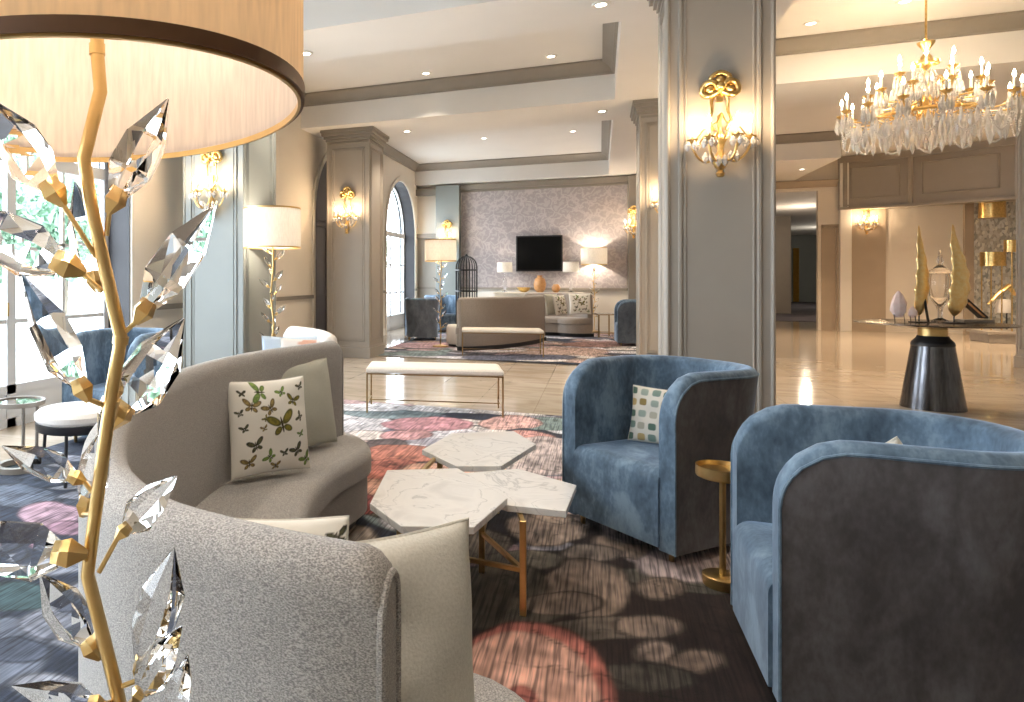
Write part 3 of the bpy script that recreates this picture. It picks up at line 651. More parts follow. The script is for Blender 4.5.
# ------------------------------------------------------------------ pillows
def pillow(name, c_, right, tilt, w_, h_, t_, material, label, pattern=None, n=40, up=None, group=None, roll=0):
    """c_ centre; right = unit horizontal vector; normal = right x up; tilt leans top backwards"""
    right = right.normalized(); z = Vector((0, 0, 1)); nrm = right.cross(z)   # towards viewer if right goes rightwards
    upv = (z * math.cos(tilt) - nrm * math.sin(tilt)).normalized(); nv = right.cross(upv)
    N = n; u = np.linspace(-1, 1, N); U, V = np.meshgrid(u, u)
    prof = (np.clip(1 - U ** 2, 0, 1) ** .42) * (np.clip(1 - V ** 2, 0, 1) ** .42)
    pin = 1 - .055 * (1 - V ** 2); pin2 = 1 - .055 * (1 - U ** 2)
    wob = (vnoise(U + 3, V + 3, len(label), 2.3) - .5)
    Xp = U * w_ / 2 * pin; Yp = V * h_ / 2 * pin2; Zf = prof * t_ / 2 * (1 + .25 * wob); Zb = -prof * t_ / 2
    vs = np.concatenate([np.stack([Xp, Yp, Zf], -1).reshape(-1, 3), np.stack([Xp, Yp, Zb], -1).reshape(-1, 3)])
    fs = []; o2 = N * N
    for i in range(N - 1):
        for j in range(N - 1):
            a = i * N + j; fs.append((a, a + 1, a + N + 1, a + N)); fs.append((o2 + a, o2 + a + N, o2 + a + N + 1, o2 + a + 1))
    me = bpy.data.meshes.new(name); me.from_pydata(vs.tolist(), [], fs)
    if pattern:
        colr = pattern(U * w_ / 2, V * h_ / 2); at = me.color_attributes.new('dye', 'FLOAT_COLOR', 'POINT')
        cc = np.ones((2 * N * N, 4)); cc[:N * N, :3] = colr.reshape(-1, 3); cc[N * N:, :3] = colr.reshape(-1, 3); at.data.foreach_set('color', cc.ravel())
    bm = bmesh.new(); bm.from_mesh(me); bmesh.ops.remove_doubles(bm, verts=bm.verts, dist=1e-5); bm.to_mesh(me); bm.free()
    me.materials.append(M[material]); me.shade_smooth()
    root = empty(name, c_); tag(root, label, 'pillow', group)
    o = bpy.data.objects.new('cover', me); COL.objects.link(o); o.parent = root
    R = Matrix((right, upv, nv)).transposed(); root.rotation_euler = (R @ Matrix.Rotation(roll, 3, 'Z')).to_euler()
    ed = [(x * w_ / 2 * .995, y * h_ / 2 * .995, 0) for x, y in [(-1 + 2 * k / 12, -1) for k in range(12)] + [(1, -1 + 2 * k / 12) for k in range(12)] + [(1 - 2 * k / 12, 1) for k in range(12)] + [(-1, 1 - 2 * k / 12) for k in range(12)]]
    ed = [(x * (1 - .055 * (1 - (2 * y / h_) ** 2)), y * (1 - .055 * (1 - (2 * x / w_) ** 2)), 0) for x, y, _ in ed]
    MB().tube(ed, .0035, 5, closed=True).build('seam_piping', material if not pattern else 'creamlinen', root)
    return root
def blend(C, m_, col): m_ = m_[..., None]; return C * (1 - m_) + np.array(col) * m_
BF = [(.035, .005, .058, .2, 0), (-.02, .085, .033, .5, 1), (-.11, .10, .033, -.2, 1), (-.10, -.08, .033, .3, 2), (.11, .11, .030, -.3, 0), (.115, -.125, .030, .5, 2), (-.06, .165, .040, 1.5, 3), (-.145, .16, .017, 0, 2), (.05, .155, .022, .4, 3), (.14, .03, .02, 1, 2), (.045, -.13, .018, .2, 2), (-.03, -.14, .026, .9, 3), (-.13, -.155, .03, .2, 1), (-.15, .0, .018, .3, 2),
      (-.06, -.005, .015, .3, 1), (.14, -.05, .016, .3, 3), (-.05, .04, .014, .7, 0), (.16, .17, .018, .3, 2), (.17, -.17, .03, .6, 3), (.0, -.185, .02, .1, 1), (-.165, .07, .016, .3, 2)]
BC = [((.24, .20, .03), (.10, .09, .02)), ((.34, .25, .09), (.14, .10, .04)), ((.10, .10, .05), (.04, .04, .03)), ((.20, .30, .07), (.12, .18, .05))]
def butterflies(U, V):
    C = np.ones(U.shape + (3,)) * np.array([.84, .81, .74])
    for (x, y, s, a, k) in BF:
        s = s * 1.15
        ca, sa = math.cos(a), math.sin(a); p = ((U - x) * ca + (V - y) * sa) / s; q_ = (-(U - x) * sa + (V - y) * ca) / s; ap = np.abs(p)
        up = ((ap - .60) * .80 + (q_ - .42) * .60) ** 2 / .46 + ((q_ - .42) * .80 - (ap - .60) * .60) ** 2 / .10
        lo = ((ap - .40) * .8 - (q_ + .34) * .6) ** 2 / .15 + ((q_ + .34) * .8 + (ap - .40) * .6) ** 2 / .06; bd = (p / .09) ** 2 + (q_ / .62) ** 2
        m_ = np.maximum(np.clip((1 - up) * 4, 0, 1), np.clip((1 - lo) * 4, 0, 1)); mi = np.maximum(np.clip((.55 - up) * 4, 0, 1), np.clip((.5 - lo) * 4, 0, 1))
        spot = (vnoise(U + 2, V + 2, k + 3, 120) > .6)
        C = blend(C, m_, BC[k][1]); C = blend(C, mi * (1 - .6 * spot), BC[k][0]); C = blend(C, np.clip((1 - bd) * 4, 0, 1), (.05, .04, .02))
    return C
def dots(U, V):
    C = np.ones(U.shape + (3,)) * np.array([.74, .70, .62]); pal = [(.28, .20, .07), (.10, .17, .13), (.34, .40, .34), (.50, .36, .16), (.20, .28, .24), (.45, .42, .33)]
    r = random.Random(4)
    for i in range(-4, 5):
        for j in range(-4, 5):
            x, y = i * .062 + r.uniform(-.004, .004), j * .062 + r.uniform(-.004, .004)
            q_ = ((U - x) / .023) ** 4 + ((V - y) / .02) ** 4; C = blend(C, np.clip((1 - q_) * 2.5, 0, 1), pal[(i * 2 + j * 3 + r.randint(0, 1)) % 6])
    return C
def peach(U, V):
    C = np.ones(U.shape + (3,)) * np.array([.72, .66, .60]); s = vnoise(U + 1, V + 1, 5, 22); return blend(blend(C, np.clip((s - .5) * 8, 0, 1), (.62, .34, .24)), np.clip((.3 - s) * 8, 0, 1), (.30, .36, .38))
pillow('throw_pillow', L(-.19, 3.13, .665), LD(.87, .49), .16, .40, .43, .15, 'print', 'square cream pillow printed with green and gold butterflies, standing on the oatmeal sofa', butterflies, n=150)
pillow('throw_pillow', L(-.045, 3.6, .675), LD(.72, .69), .18, .46, .46, .13, 'sage', 'plain sage pillow behind the butterfly pillow at the end of the oatmeal sofa')
pillow('throw_pillow', L(-.10, 1.40, .64), LD(1, -.05), .25, .36, .42, .12, 'print', 'butterfly pillow of which only the top edge shows over the oatmeal sofa back', butterflies, n=110)
pillow('throw_pillow', L(.125, 1.19, .65), LD(.86, .34), .06, .38, .50, .15, 'creamlinen', 'plump ivory linen pillow at the near end of the oatmeal sofa')
pillow('throw_pillow', L(1.90, 3.60, .605), LD(.66, -.75), .22, .40, .30, .12, 'print', 'cream lumbar pillow with rows of green and tan dabs on the blue tub chair', dots, n=110)
pillow('throw_pillow', L(-.13, 4.62, .72), LD(1, .0), .12, .40, .46, .11, 'bluelinen', 'ice blue pillow standing on the pale sofa behind')
pillow('throw_pillow', L(-.02, 4.45, .74), LD(1, -.1), .2, .36, .42, .10, 'print', 'peach patterned pillow leaning on the ice blue one', peach, n=60)
pillow('throw_pillow', L(1.79, 2.13, .60), LD(.93, -.37), .1, .36, .36, .12, 'creamlinen', 'ivory pillow tip just visible over the arm of the near tub chair', roll=.6)
q = lambda x, y, d: D(x, y, d)
pillow('throw_pillow', q(552, 304.5, 14.4), LD(.8, .6), .15, .45, .45, .12, 'sage', 'sage pillow on the end of the far taupe sofa')
pillow('throw_pillow', q(560, 305, 14.3), LD(.8, .6), .2, .42, .42, .12, 'print', 'butterfly pillow squeezed beside the far sage pillow', butterflies, n=50)
pillow('throw_pillow', q(580, 304, 15.15), LD(1, -.05), .15, .48, .46, .12, 'print', 'butterfly pillow alone on the far forward facing sofa', butterflies, n=60)

# ------------------------------------------------------------------ coffee table
root = empty('coffee_table', G(490, 560), label='coffee table of three overlapping white marble hexagons on a brass frame', cat='coffee table')
def wl(p): return p - root.location
def slab(pxs, z, th=.028):
    P = [wl(G(x, y, z)) for x, y in pxs]; return MB().prism([(p.x, p.y) for p in P], z - th, z).build('tabletop', 'tabmarble', root, smooth=0, bevel=.003)
slab([(422, 449.5), (452, 433), (514, 431), (536, 444), (501, 466), (456, 466)], .43)
slab([(370, 503), (387, 470), (458, 468), (507.5, 498), (474, 527), (401, 526)], .45)
slab([(462, 473), (518, 468.5), (576.5, 485), (566, 511), (507, 505), (470, 492)], .415)
def sqleg(px, py, z1, name='leg'):
    p = wl(G(px, py)); s = .0125; return MB().box((p.x - s, p.y - s, .012), (p.x + s, p.y + s, z1)).build(name, 'gold', root, smooth=0, bevel=.002)
sqleg(523, 618, .386); sqleg(482, 575, .386); sqleg(400, 590, .42); sqleg(497, 515, .40); sqleg(440, 530, .42)
fr = MB()
A, B_, C_, D_, E_ = [wl(G(*p)) for p in ((523, 618), (482, 575), (400, 590), (497, 515), (440, 530))]
for (a, b) in ((A, B_), (A, C_), (B_, D_), (D_, E_), (C_, E_)):
    fr.tube([(a.x, a.y, .19), (b.x, b.y, .19)], .012, 4)
for (a, b, z) in ((A, D_, .375), (C_, E_, .41), (B_, D_, .375)): fr.tube([(a.x, a.y, z), (b.x, b.y, z)], .012, 4)
fr.build('stretcher_frame', 'gold', root, smooth=0)

# small brass drink table between the tub chairs
r = empty('side_table', L(1.79, 2.95), label='small round brass drinks table between the two blue tub chairs', cat='side table')
MB().lathe([(.075, .012), (.078, .03), (.078, .055), (.070, .06), (.02, .06)], n=40).build('base', 'gold', r)
MB().lathe([(.013, .055), (.013, .485)], n=20).build('pole', 'gold', r)
MB().lathe([(.02, .48), (.100, .482), (.104, .487), (.104, .53), (.100, .53), (.098, .51), (.02, .51)], n=48).build('tray_top', 'gold', r)
# brass and glass side table at the window
r = empty('side_table', L(-2.03, 4.75), label='round pewter and glass side table standing by the near window', cat='side table')
MB().lathe([(.155, .49), (.17, .49), (.17, .46), (.155, .46), (.155, .49)], n=40, caps=False).build('table_rim', 'grey', r)
MB().lathe([(.155, .482), (.001, .482), (.001, .476), (.155, .476)], n=40, caps=False).build('glass_top', 'glass', r)
MB().lathe([(.15, .0), (.16, .0), (.16, .05), (.12, .05), (.12, .0)], n=40, caps=False).build('base_ring', 'grey', r)
for k in range(3):
    a = 2.2 + k * 2 * PI / 3; MB().tube([(.14 * math.cos(a), .14 * math.sin(a), .03), (.15 * math.cos(a), .15 * math.sin(a), .47)], .012, 8).build('leg', 'grey', r)
# round stool
r = empty('stool', L(-1.55, 4.55), label='round white cushioned stool with black band and thin black legs beyond the oatmeal sofa', cat='stool')
MB().lathe([(.001, .40), (.26, .40), (.275, .42), (.275, .45), (.25, .475), (.15, .485), (.001, .487)], n=40).build('cushion', 'whitefab', r)
MB().lathe([(.001, .345), (.26, .345), (.27, .36), (.27, .398), (.001, .398)], n=40).build('band', 'black', r)
for k in range(4):
    a = .4 + k * PI / 2; MB().tube([(.24 * math.cos(a), .24 * math.sin(a), .012), (.22 * math.cos(a), .22 * math.sin(a), .35)], .011, 8).build('leg', 'black', r)

# ------------------------------------------------------------------ benches
def bench(a, b, w_, label):
    """a,b: front foot points"""
    a = Vector((a.x, a.y, 0)); b = Vector((b.x, b.y, 0)); ax = (b - a); Ln = ax.length; ang = math.atan2(ax.y, ax.x)
    r = empty('bench', (a + b) / 2 + Vector((-math.sin(ang), math.cos(ang), 0)) * w_ / 2, ang, label, 'bench', 'upholstered brass benches')
    h = Ln / 2; k = w_ / 2
    rows = []
    for (i, z) in ((.012, .392), (0, .40), (0, .43), (.012, .448), (.04, .456)):
        rows.append([(x, y, z) for x, y in ((-h + i, -k + i), (h - i, -k + i), (h - i, k - i), (-h + i, k - i))])
    s = MB().grid(rows, close=True, caps=True).build('seat_pad', 'benchfab', r, smooth=0, bevel=.006)
    f = MB(); t = .009
    f.tube([(-h + .01, -k + .01, .383), (h - .01, -k + .01, .383), (h - .01, k - .01, .383), (-h + .01, k - .01, .383)], t, 4, closed=True)
    f.build('seat_frame', 'darkbrass', r, smooth=0)
    for sx in (-1, 1):
        for sy in (-1, 1): MB().box((sx * (h - .01) - .008, sy * (k - .01) - .008, .0), (sx * (h - .01) + .008, sy * (k - .01) + .008, .39)).build('leg', 'darkbrass', r, smooth=0)
        MB().tube([(sx * (h - .01), -k + .01, .09), (sx * (h - .01), k - .01, .09)], .007, 4).build('stretcher', 'darkbrass', r, smooth=0)
    MB().tube([(-h + .01, 0, .09), (h - .01, 0, .09)], .007, 4).build('stretcher', 'darkbrass', r, smooth=0)
    return r
b1 = bench(G(366, 414), G(504, 419), .48, 'oatmeal topped brass bench on the carpet edge, the closer of the two benches'); b1.location.z = .013
b2 = bench(G(462, 356), G(544, 358), .45, 'oatmeal topped brass bench behind the plain back of the far sofa'); b2.location.z = .013

# ------------------------------------------------------------------ crystal lamps
def gem(a, b, R, roll=0, sides=6, seed=0, flat=.62):
    """faceted crystal from a (cup) to b (tip)"""
    a, b = Vector(a), Vector(b); ax = (b - a); Ln = ax.length; z = ax.normalized()
    x = z.cross(Vector((.3, .9, .2))).normalized(); y = z.cross(x); rr = random.Random(seed)
    m_ = MB(); rows = []
    for (t, k) in ((0, .42), (.24, .95), (.58, .86), (1.0, .04)):
        rows.append([a + z * (Ln * (t + (rr.uniform(-.05, .05) if 0 < t < 1 else 0))) + (x * math.cos(roll + 2 * PI * j / sides) + y * flat * math.sin(roll + 2 * PI * j / sides)) * R * k * (rr.uniform(.88, 1.08) if t < 1 else 1) for j in range(sides)])
    m_.grid(rows, close=True, caps=True); return m_
def cup(a, d, R, sides=5):
    a = Vector(a); z = Vector(d).normalized(); x = z.cross(Vector((.1, .95, .3))).normalized(); y = z.cross(x); rows = []
    for (t, k) in ((-.95, .28), (-.2, .95), (.55, .62)):
        rows.append([a + z * (R * t * 1.5) + (x * math.cos(2 * PI * j / sides) + y * math.sin(2 * PI * j / sides)) * R * k for j in range(sides)])
    return MB().grid(rows, close=True, caps=True)
ZL = .84
root = empty('floor_lamp', L(-.26, ZL, 0), label='tall gold twig floor lamp with large crystal leaves and wide gold drum shade', cat='floor lamp')
O = root.location
def lp(x, y, d=ZL): return D(x, y, d) - O
pole = [lp(97, 10), lp(97.3, 53), lp(100.5, 91), lp(84, 158), lp(91, 205), lp(105, 268), lp(121, 338), lp(113, 385), lp(103, 456), lp(93, 530), lp(87.5, 575), lp(104, 640), lp(119, 700), lp(126, 760)]
pole.append(Vector((pole[-1].x - .01, pole[-1].y, .35 - 0))); pole.append(Vector((0, 0, .03)))
MB().tube([lp(97, -40)] + pole, .0085, 14).build('pole', 'gold', root, smooth=40)
MB().tube([lp(97.1, 44), lp(97.3, 55)], .0098, 14).build('collar', 'gold', root)
MB().tube([lp(121.2, 336), lp(120, 344)], .0100, 14).build('collar', 'gold', root)
MB().lathe([(.001, 0), (.16, 0), (.16, .02), (.15, .028), (.02, .035), (.001, .04)], n=40).build('base', 'gold', root)
# cup px, tip px, radius(px), pole attach px, depth offsets (cup, tip)
GM = [((118, 194), (168, 99), 22, (106.5, 236), (.0, .0)), ((50, 186), (-14, 96), 24, (97, 258), (-.02, -.05)), ((60, 263), (-52, 215), 27, (102, 291), (0, -.03)),
      ((147, 306), (216, 204), 21, (124, 333), (0, .02)), ((80, 384), (22, 274), 20, (108, 407), (-.01, -.01)), ((124, 408), (184, 318), 24, (118, 400), (.04, .06)), ((127, 528), (177, 476), 15, (99, 572), (0, .02)),
      ((72, 476), (2, 446), 15, (92.5, 492), (0, -.02)), ((60, 553), (-48, 548), 27, (89, 563), (-.02, -.04)), ((89, 642), (40, 574), 21, (96, 600), (.03, .03)), ((144, 662), (174, 548), 21, (112, 690), (.0, .01)),
      ((92, 702), (12, 686), 15, (112, 702), (-.03, -.04)), ((141, 690), (182, 626), 15, (118, 712), (-.05, -.06)), ((94, 276), (75, 182), 17, (100, 290), (.09, .10)), ((86, 500), (104, 426), 17, (96, 515), (.08, .09)), ((172, 712), (188, 655), 12, (122, 745), (-.02, -.02)), ((120, 392), (98, 436), 12, (114, 380), (.05, .05))]
for i, (cp, tp, rp, at_, (d0, d1)) in enumerate(GM):
    c0, t0 = lp(*cp, ZL + d0), lp(*tp, ZL + d1); R = 1.38 * rp / FPX * (ZL + d0); d = (t0 - c0).normalized()
    g_ = gem(c0, t0, R, roll=i * .7, seed=i, sides=6, flat=.72).build('crystal_leaf', 'crystal', root, smooth=0)
    cp_ = cup(c0 - d * R * .12, d, R * .42).build('gold_cup', 'gold', g_, smooth=0)
    MB().tube([lp(*at_), c0 - d * R * .6], .0032, 8).build('twig', 'gold', g_)
# shade: slightly oval drum
sc = L(-.2865, .8375) - O; d1v = LD(-.0855, .3015); d2v = LD(.266, 0)
def ring(k, z, n=96): return [sc + (d1v * math.cos(2 * PI * j / n) + d2v * math.sin(2 * PI * j / n)) * k + Vector((0, 0, z)) for j in range(n)]
zb_ = 1.545
sh = MB().grid([ring(1.0, zb_), ring(1.0, zb_ + .42)], close=True).build('lamp_shade', 'bigshade', root, smooth=60)
MB().grid([ring(.992, zb_), ring(.992, zb_ + .42)], close=True).build('shade_lining', 'lining', sh, smooth=60)
MB().grid([ring(1.004, zb_ - .002), ring(1.006, zb_ + .0115), ring(.9985, zb_ + .0115), ring(.986, zb_ - .001), ring(1.004, zb_ - .002)], close=True).build('ribbon_trim', 'bandbrown', sh, smooth=40)
MB().grid([ring(.990, zb_ - .004), ring(.990, zb_ + .004), ring(.978, zb_ + .004), ring(.978, zb_ - .004), ring(.990, zb_ - .004)], close=True).build('inner_rim', 'gold', sh, smooth=40)
lamp('POINT', tuple(O + sc + Vector((0, 0, 1.80))), 3.3, (1, .83, .73), .06)

def small_lamp():
    r = empty('floor_lamp'); rr = random.Random(3)
    P = [(0, 0, .03), (.01, 0, .3), (-.02, .01, .55), (.02, 0, .85), (-.015, 0, 1.15), (.015, 0, 1.45), (0, 0, 1.95)]
    MB().tube(P, .010, 8).build('pole', 'gold', r)
    MB().lathe([(.001, 0), (.15, 0), (.15, .02), (.02, .04), (.001, .04)], n=28).build('base', 'gold', r)
    s = MB().lathe([(.3, 1.64), (.3, 2.05), (.295, 2.05), (.295, 1.64)], n=48, caps=False).build('lamp_shade', 'shade', r)
    MB().lathe([(.303, 1.637), (.303, 1.652), (.293, 1.652), (.293, 1.637), (.303, 1.637)], n=48, caps=False).lathe([(.303, 2.04), (.303, 2.055), (.293, 2.055), (.293, 2.04), (.303, 2.04)], n=48, caps=False).build('shade_trim', 'gold', s)
    for k in range(18):
        a = k * 2.4; z = .35 + k * .072; c_ = Vector((.05 * math.cos(a), .05 * math.sin(a), z + .03)); t = Vector((.145 * math.cos(a), .145 * math.sin(a), z + .125))
        g_ = gem(c_, t, .030, roll=k, seed=k).build('crystal_leaf', 'crystal', r, smooth=0)
        cup(c_, t - c_, .017).build('gold_cup', 'gold', g_, smooth=0)
        MB().tube([(0, 0, z), c_], .004, 6).build('twig', 'gold', g_)
    return r
SL = [(L((272 - CX) / FPX * 7.1, 7.1), 'gold twig floor lamp with white drum shade behind the oatmeal sofa'), (L((440.5 - CX) / FPX * 13.1, 13.1), 'gold twig floor lamp with white drum shade beside the dark blue far chair'), (L((594 - CX) / FPX * 16.6, 16.6), 'gold twig floor lamp with white drum shade right of the television')]
s0 = small_lamp()
for i, (p, lb) in enumerate(SL):
    r = s0 if i == 0 else dup(s0); r.location = (p.x, p.y, .012); tag(r, lb, 'floor lamp', 'crystal twig floor lamps')
    lamp('POINT', (p.x, p.y, 1.86), 38 if i else 20, (1, .84, .66), .05)

# ------------------------------------------------------------------ sconces
def drop(c_, s=1.0, sides=6):
    return MB().lathe([(.0005, -.045 * s), (.010 * s, -.03 * s), (.012 * s, -.02 * s), (.004 * s, -.004 * s), (.0005, 0)], c_, sides)
def sconce():
    r = empty('wall_sconce')
    b = MB(); b.lathe([(.001, -.35), (.02, -.345), (.03, -.32), (.016, -.30), (.04, -.27), (.05, -.24), (.035, -.19), (.018, -.15), (.03, -.10), (.035, -.07), (.02, -.03), (.008, 0), (.005, .02)], (0, -.06, 0), 16)
    b.box((-.012, -.03, -.25), (.012, 0, .12)); b.build('urn_body', 'oldgold', r, smooth=50)
    bow = MB()
    for sx in (-1, 1):
        bow.tube(crom([(sx * .01, -.045, .30), (sx * .045, -.07, .36), (sx * .10, -.05, .35), (sx * .115, -.04, .29), (sx * .075, -.05, .262), (sx * .02, -.05, .29)], 4), .021, 8); bow.ball((sx * .065, -.045, .31), .034, 8)
        bow.tube([(sx * .03, -.04, .30), (sx * .055, -.035, .22), (sx * .05, -.035, .15), (sx * .075, -.04, .08), (sx * .04, -.05, .0)], [.014, .012, .010, .010, .012], 6)
    bow.tube(crom([(-.02, -.05, .33), (-.06, -.055, .39), (-.02, -.06, .425), (.02, -.06, .425), (.06, -.055, .39), (.02, -.05, .33)], 4), .018, 8); bow.ball((0, -.05, .375), .036, 8); bow.ball((0, -.065, .33), .032, 12)
    bow.box((-.02, -.03, .22), (.02, 0, .36)); bow.build('ribbon_bow', 'oldgold', r, smooth=60)
    am = None
    for k, a in enumerate((-78, -28, 28, 78)):
        a = math.radians(a); ux, uy = math.sin(a), -math.cos(a); R = .19
        P = [(ux * .03, -.06 + uy * .03, -.2), (ux * .09, -.06 + uy * .09, -.235), (ux * .15, -.06 + uy * .13, -.20), (ux * R, -.06 + uy * R * .8, -.12), (ux * R, -.06 + uy * R * .8, -.085)]
        arm = MB().tube(crom(P, 4), .009, 6).tube(crom([(ux * .02, -.06, -.1), (ux * .07, -.07 + uy * .05, -.03), (ux * .12, -.07 + uy * .08, -.06), (ux * .14, -.06 + uy * .11, -.11)], 3), .006, 6).build('arm', 'oldgold', r, smooth=60)
        c_ = (ux * R, -.06 + uy * R * .8, 0)
        MB().lathe([(.008, -.09), (.036, -.07), (.04, -.062), (.012, -.06), (.012, -.045), (.001, -.045)], c_, 14).build('drip_dish', 'oldgold', arm)
        MB().lathe([(.009, -.06), (.009, .03)], c_, 10).build('candle_sleeve', 'whitefab', arm)
        MB().lathe([(.002, .03), (.010, .045), (.012, .06), (.006, .085), (.001, .10)], c_, 10).build('bulb', 'bulb', arm)
        pn = MB()
        for j in range(5):
            b_ = 2 * PI * j / 5; pn.v, pn.f = (lambda q_: (pn.v + q_.v, pn.f + [tuple(len(pn.v) + i for i in f_) for f_ in q_.f]))(drop((c_[0] + .036 * math.cos(b_), c_[1] + .036 * math.sin(b_), -.072), 1.7))
        pn.build('crystal_pendants', 'crystalb', arm, smooth=0)
    for x in (-.10, -.06, -.02, .02, .06, .10):
        drop((x, -.13 + abs(x) * .4, -.16 - .03 * (abs(x) < .05)), 2.0).build('crystal_drop', 'crystalb', r, smooth=0)
    MB().tube(crom([(-.16, -.10, -.06), (-.10, -.12, .02), (-.03, -.12, .05), (0, -.10, .12), (.03, -.12, .05), (.10, -.12, .02), (.16, -.10, -.06)], 4), .006, 6).build('garland', 'oldgold', r)
    return r
sc0 = sconce()
SC = [((.822, 5.9, 2.44), 0, 'gilt crystal wall sconce on the nearest tall greige column'), ((-3.89, 10.75, 2.42), 0, 'gilt crystal wall sconce on the freestanding left column below its capital'), ((-3.815, 6.3, 2.32), 0, 'gilt crystal wall sconce on the pale blue column under the big lamp shade'),
      ((.88, 10.65, 2.45), 0, 'gilt wall sconce mostly hidden on the column behind the tall greige column'), (((xb + xc) / 2, YB - .28, 2.42), 0, 'gilt wall sconce on the far pilaster left of the floral wallpaper'), ((X_at(633.5, YB - .25), YB - .25, 2.62), 0, 'gilt wall sconce on the far pilaster right of the floral wallpaper'),
      ((X_at(866, YC - .05), YC - .05, 2.75), 0, 'gilt crystal wall sconce in the tan bay under the panelled header'), ]
for i, (p, rz, lb) in enumerate(SC):
    r = sc0 if i == 0 else dup(sc0); r.location = p; r.rotation_euler = (0, 0, rz); tag(r, lb, 'wall light', 'gilt candle sconces')
    s_ = 1.0 if i != 2 else 1.0
    for dx in (-.12, .12): lamp('POINT', (p[0] + dx, p[1] - .2, p[2] + .07), 4.5, WARM, .05)

# ------------------------------------------------------------------ chandelier
CC = L((926 - CX) / FPX * 7.15, 7.15)
r = empty('chandelier', (CC.x, CC.y, 0)); tag(r, 'large gilt and crystal chandelier with candle bulbs hanging over the round table', 'chandelier')
MB().tube([(0, 0, 3.80), (0, 0, ZT)], .010, 8).lathe([(.09, ZT - .001), (.08, ZT - .03), (.02, ZT - .06)], n=20, caps=False).build('hanging_rod', 'oldgold', r)
MB().lathe([(.001, 2.90), (.03, 2.93), (.06, 2.99), (.075, 3.05), (.035, 3.1), (.025, 3.2), (.05, 3.27), (.07, 3.33), (.03, 3.40), (.02, 3.5), (.035, 3.6), (.05, 3.66), (.02, 3.7), (.03, 3.74), (.07, 3.80), (.075, 3.82), (.02, 3.84), (.012, 3.86)], n=24).build('baluster', 'oldgold', r, smooth=60)
MB().lathe([(.11, 3.58), (.115, 3.6), (.11, 3.62), (.105, 3.6), (.11, 3.58)], n=32, caps=False).build('hoop', 'oldgold', r)
MB().lathe([(.40, 3.04), (.41, 3.06), (.40, 3.08), (.39, 3.06), (.40, 3.04)], n=48, caps=False).build('hoop', 'oldgold', r)
def chand_arm(Rr, zc, z0):
    P = [(.04, 0, z0), (Rr * .3, 0, z0 - .09), (Rr * .6, 0, zc - .13), (Rr * .9, 0, zc - .12), (Rr, 0, zc - .03), (Rr, 0, zc)]
    a = MB().tube(crom(P, 5), .009, 6).tube(crom([(Rr * .35, 0, z0 - .08), (Rr * .5, 0, z0 + .02), (Rr * .62, 0, z0 - .03), (Rr * .55, 0, z0 - .1)], 4), .006, 6).build('arm', 'oldgold', r, smooth=60)
    MB().lathe([(.01, zc - .03), (.045, zc), (.05, zc + .01), (.012, zc + .012), (.012, zc + .03), (.001, zc + .03)], (Rr, 0, 0), 16).build('drip_dish', 'oldgold', a)
    MB().lathe([(.011, zc + .01), (.011, zc + .12)], (Rr, 0, 0), 10).build('candle_sleeve', 'whitefab', a)
    MB().lathe([(.002, zc + .12), (.013, zc + .14), (.015, zc + .155), (.006, zc + .185), (.001, zc + .20)], (Rr, 0, 0), 10).build('bulb', 'bulb', a)
    pn = MB()
    for j in range(8):
        b_ = 2 * PI * j / 8; c_ = (Rr + .046 * math.cos(b_), .046 * math.sin(b_), zc)
        pn.lathe([(.0005, -.20), (.015, -.15), (.018, -.12), (.005, -.055), (.0005, -.05)], c_, 6); pn.ball((c_[0], c_[1], zc - .03), .007, 6); pn.ball((c_[0], c_[1], zc - .045), .005, 6)
    pn.build('crystal_pendants', 'crystalb', a, smooth=0)
    return a
def arms(nn, Rr, zc, z0, off):
    a0 = chand_arm(Rr, zc, z0)
    for k in range(nn):
        a = a0 if k == 0 else dup(a0, r)
        a.rotation_euler = (0, 0, off + 2 * PI * k / nn)
arms(14, .70, 3.14, 3.08, .1); arms(10, .47, 3.32, 3.25, .4); arms(6, .24, 3.50, 3.42, .2)
def swag(p, q_, sag, n, rad, name='bead_chain', par=None):
    p, q_ = Vector(p), Vector(q_); m_ = MB()
    for k in range(n + 1):
        t = k / n; c_ = p.lerp(q_, t); c_.z -= sag * 4 * t * (1 - t); m_.ball(c_, rad, 6)
    W_ = []
    for k in range(n + 1):
        t = k / n; c_ = p.lerp(q_, t); c_.z -= sag * 4 * t * (1 - t); W_.append(c_)
    m_.tube(W_, rad * .3, 4)
    return m_.build(name, 'crystalb', par or r, smooth=60)
N = 14
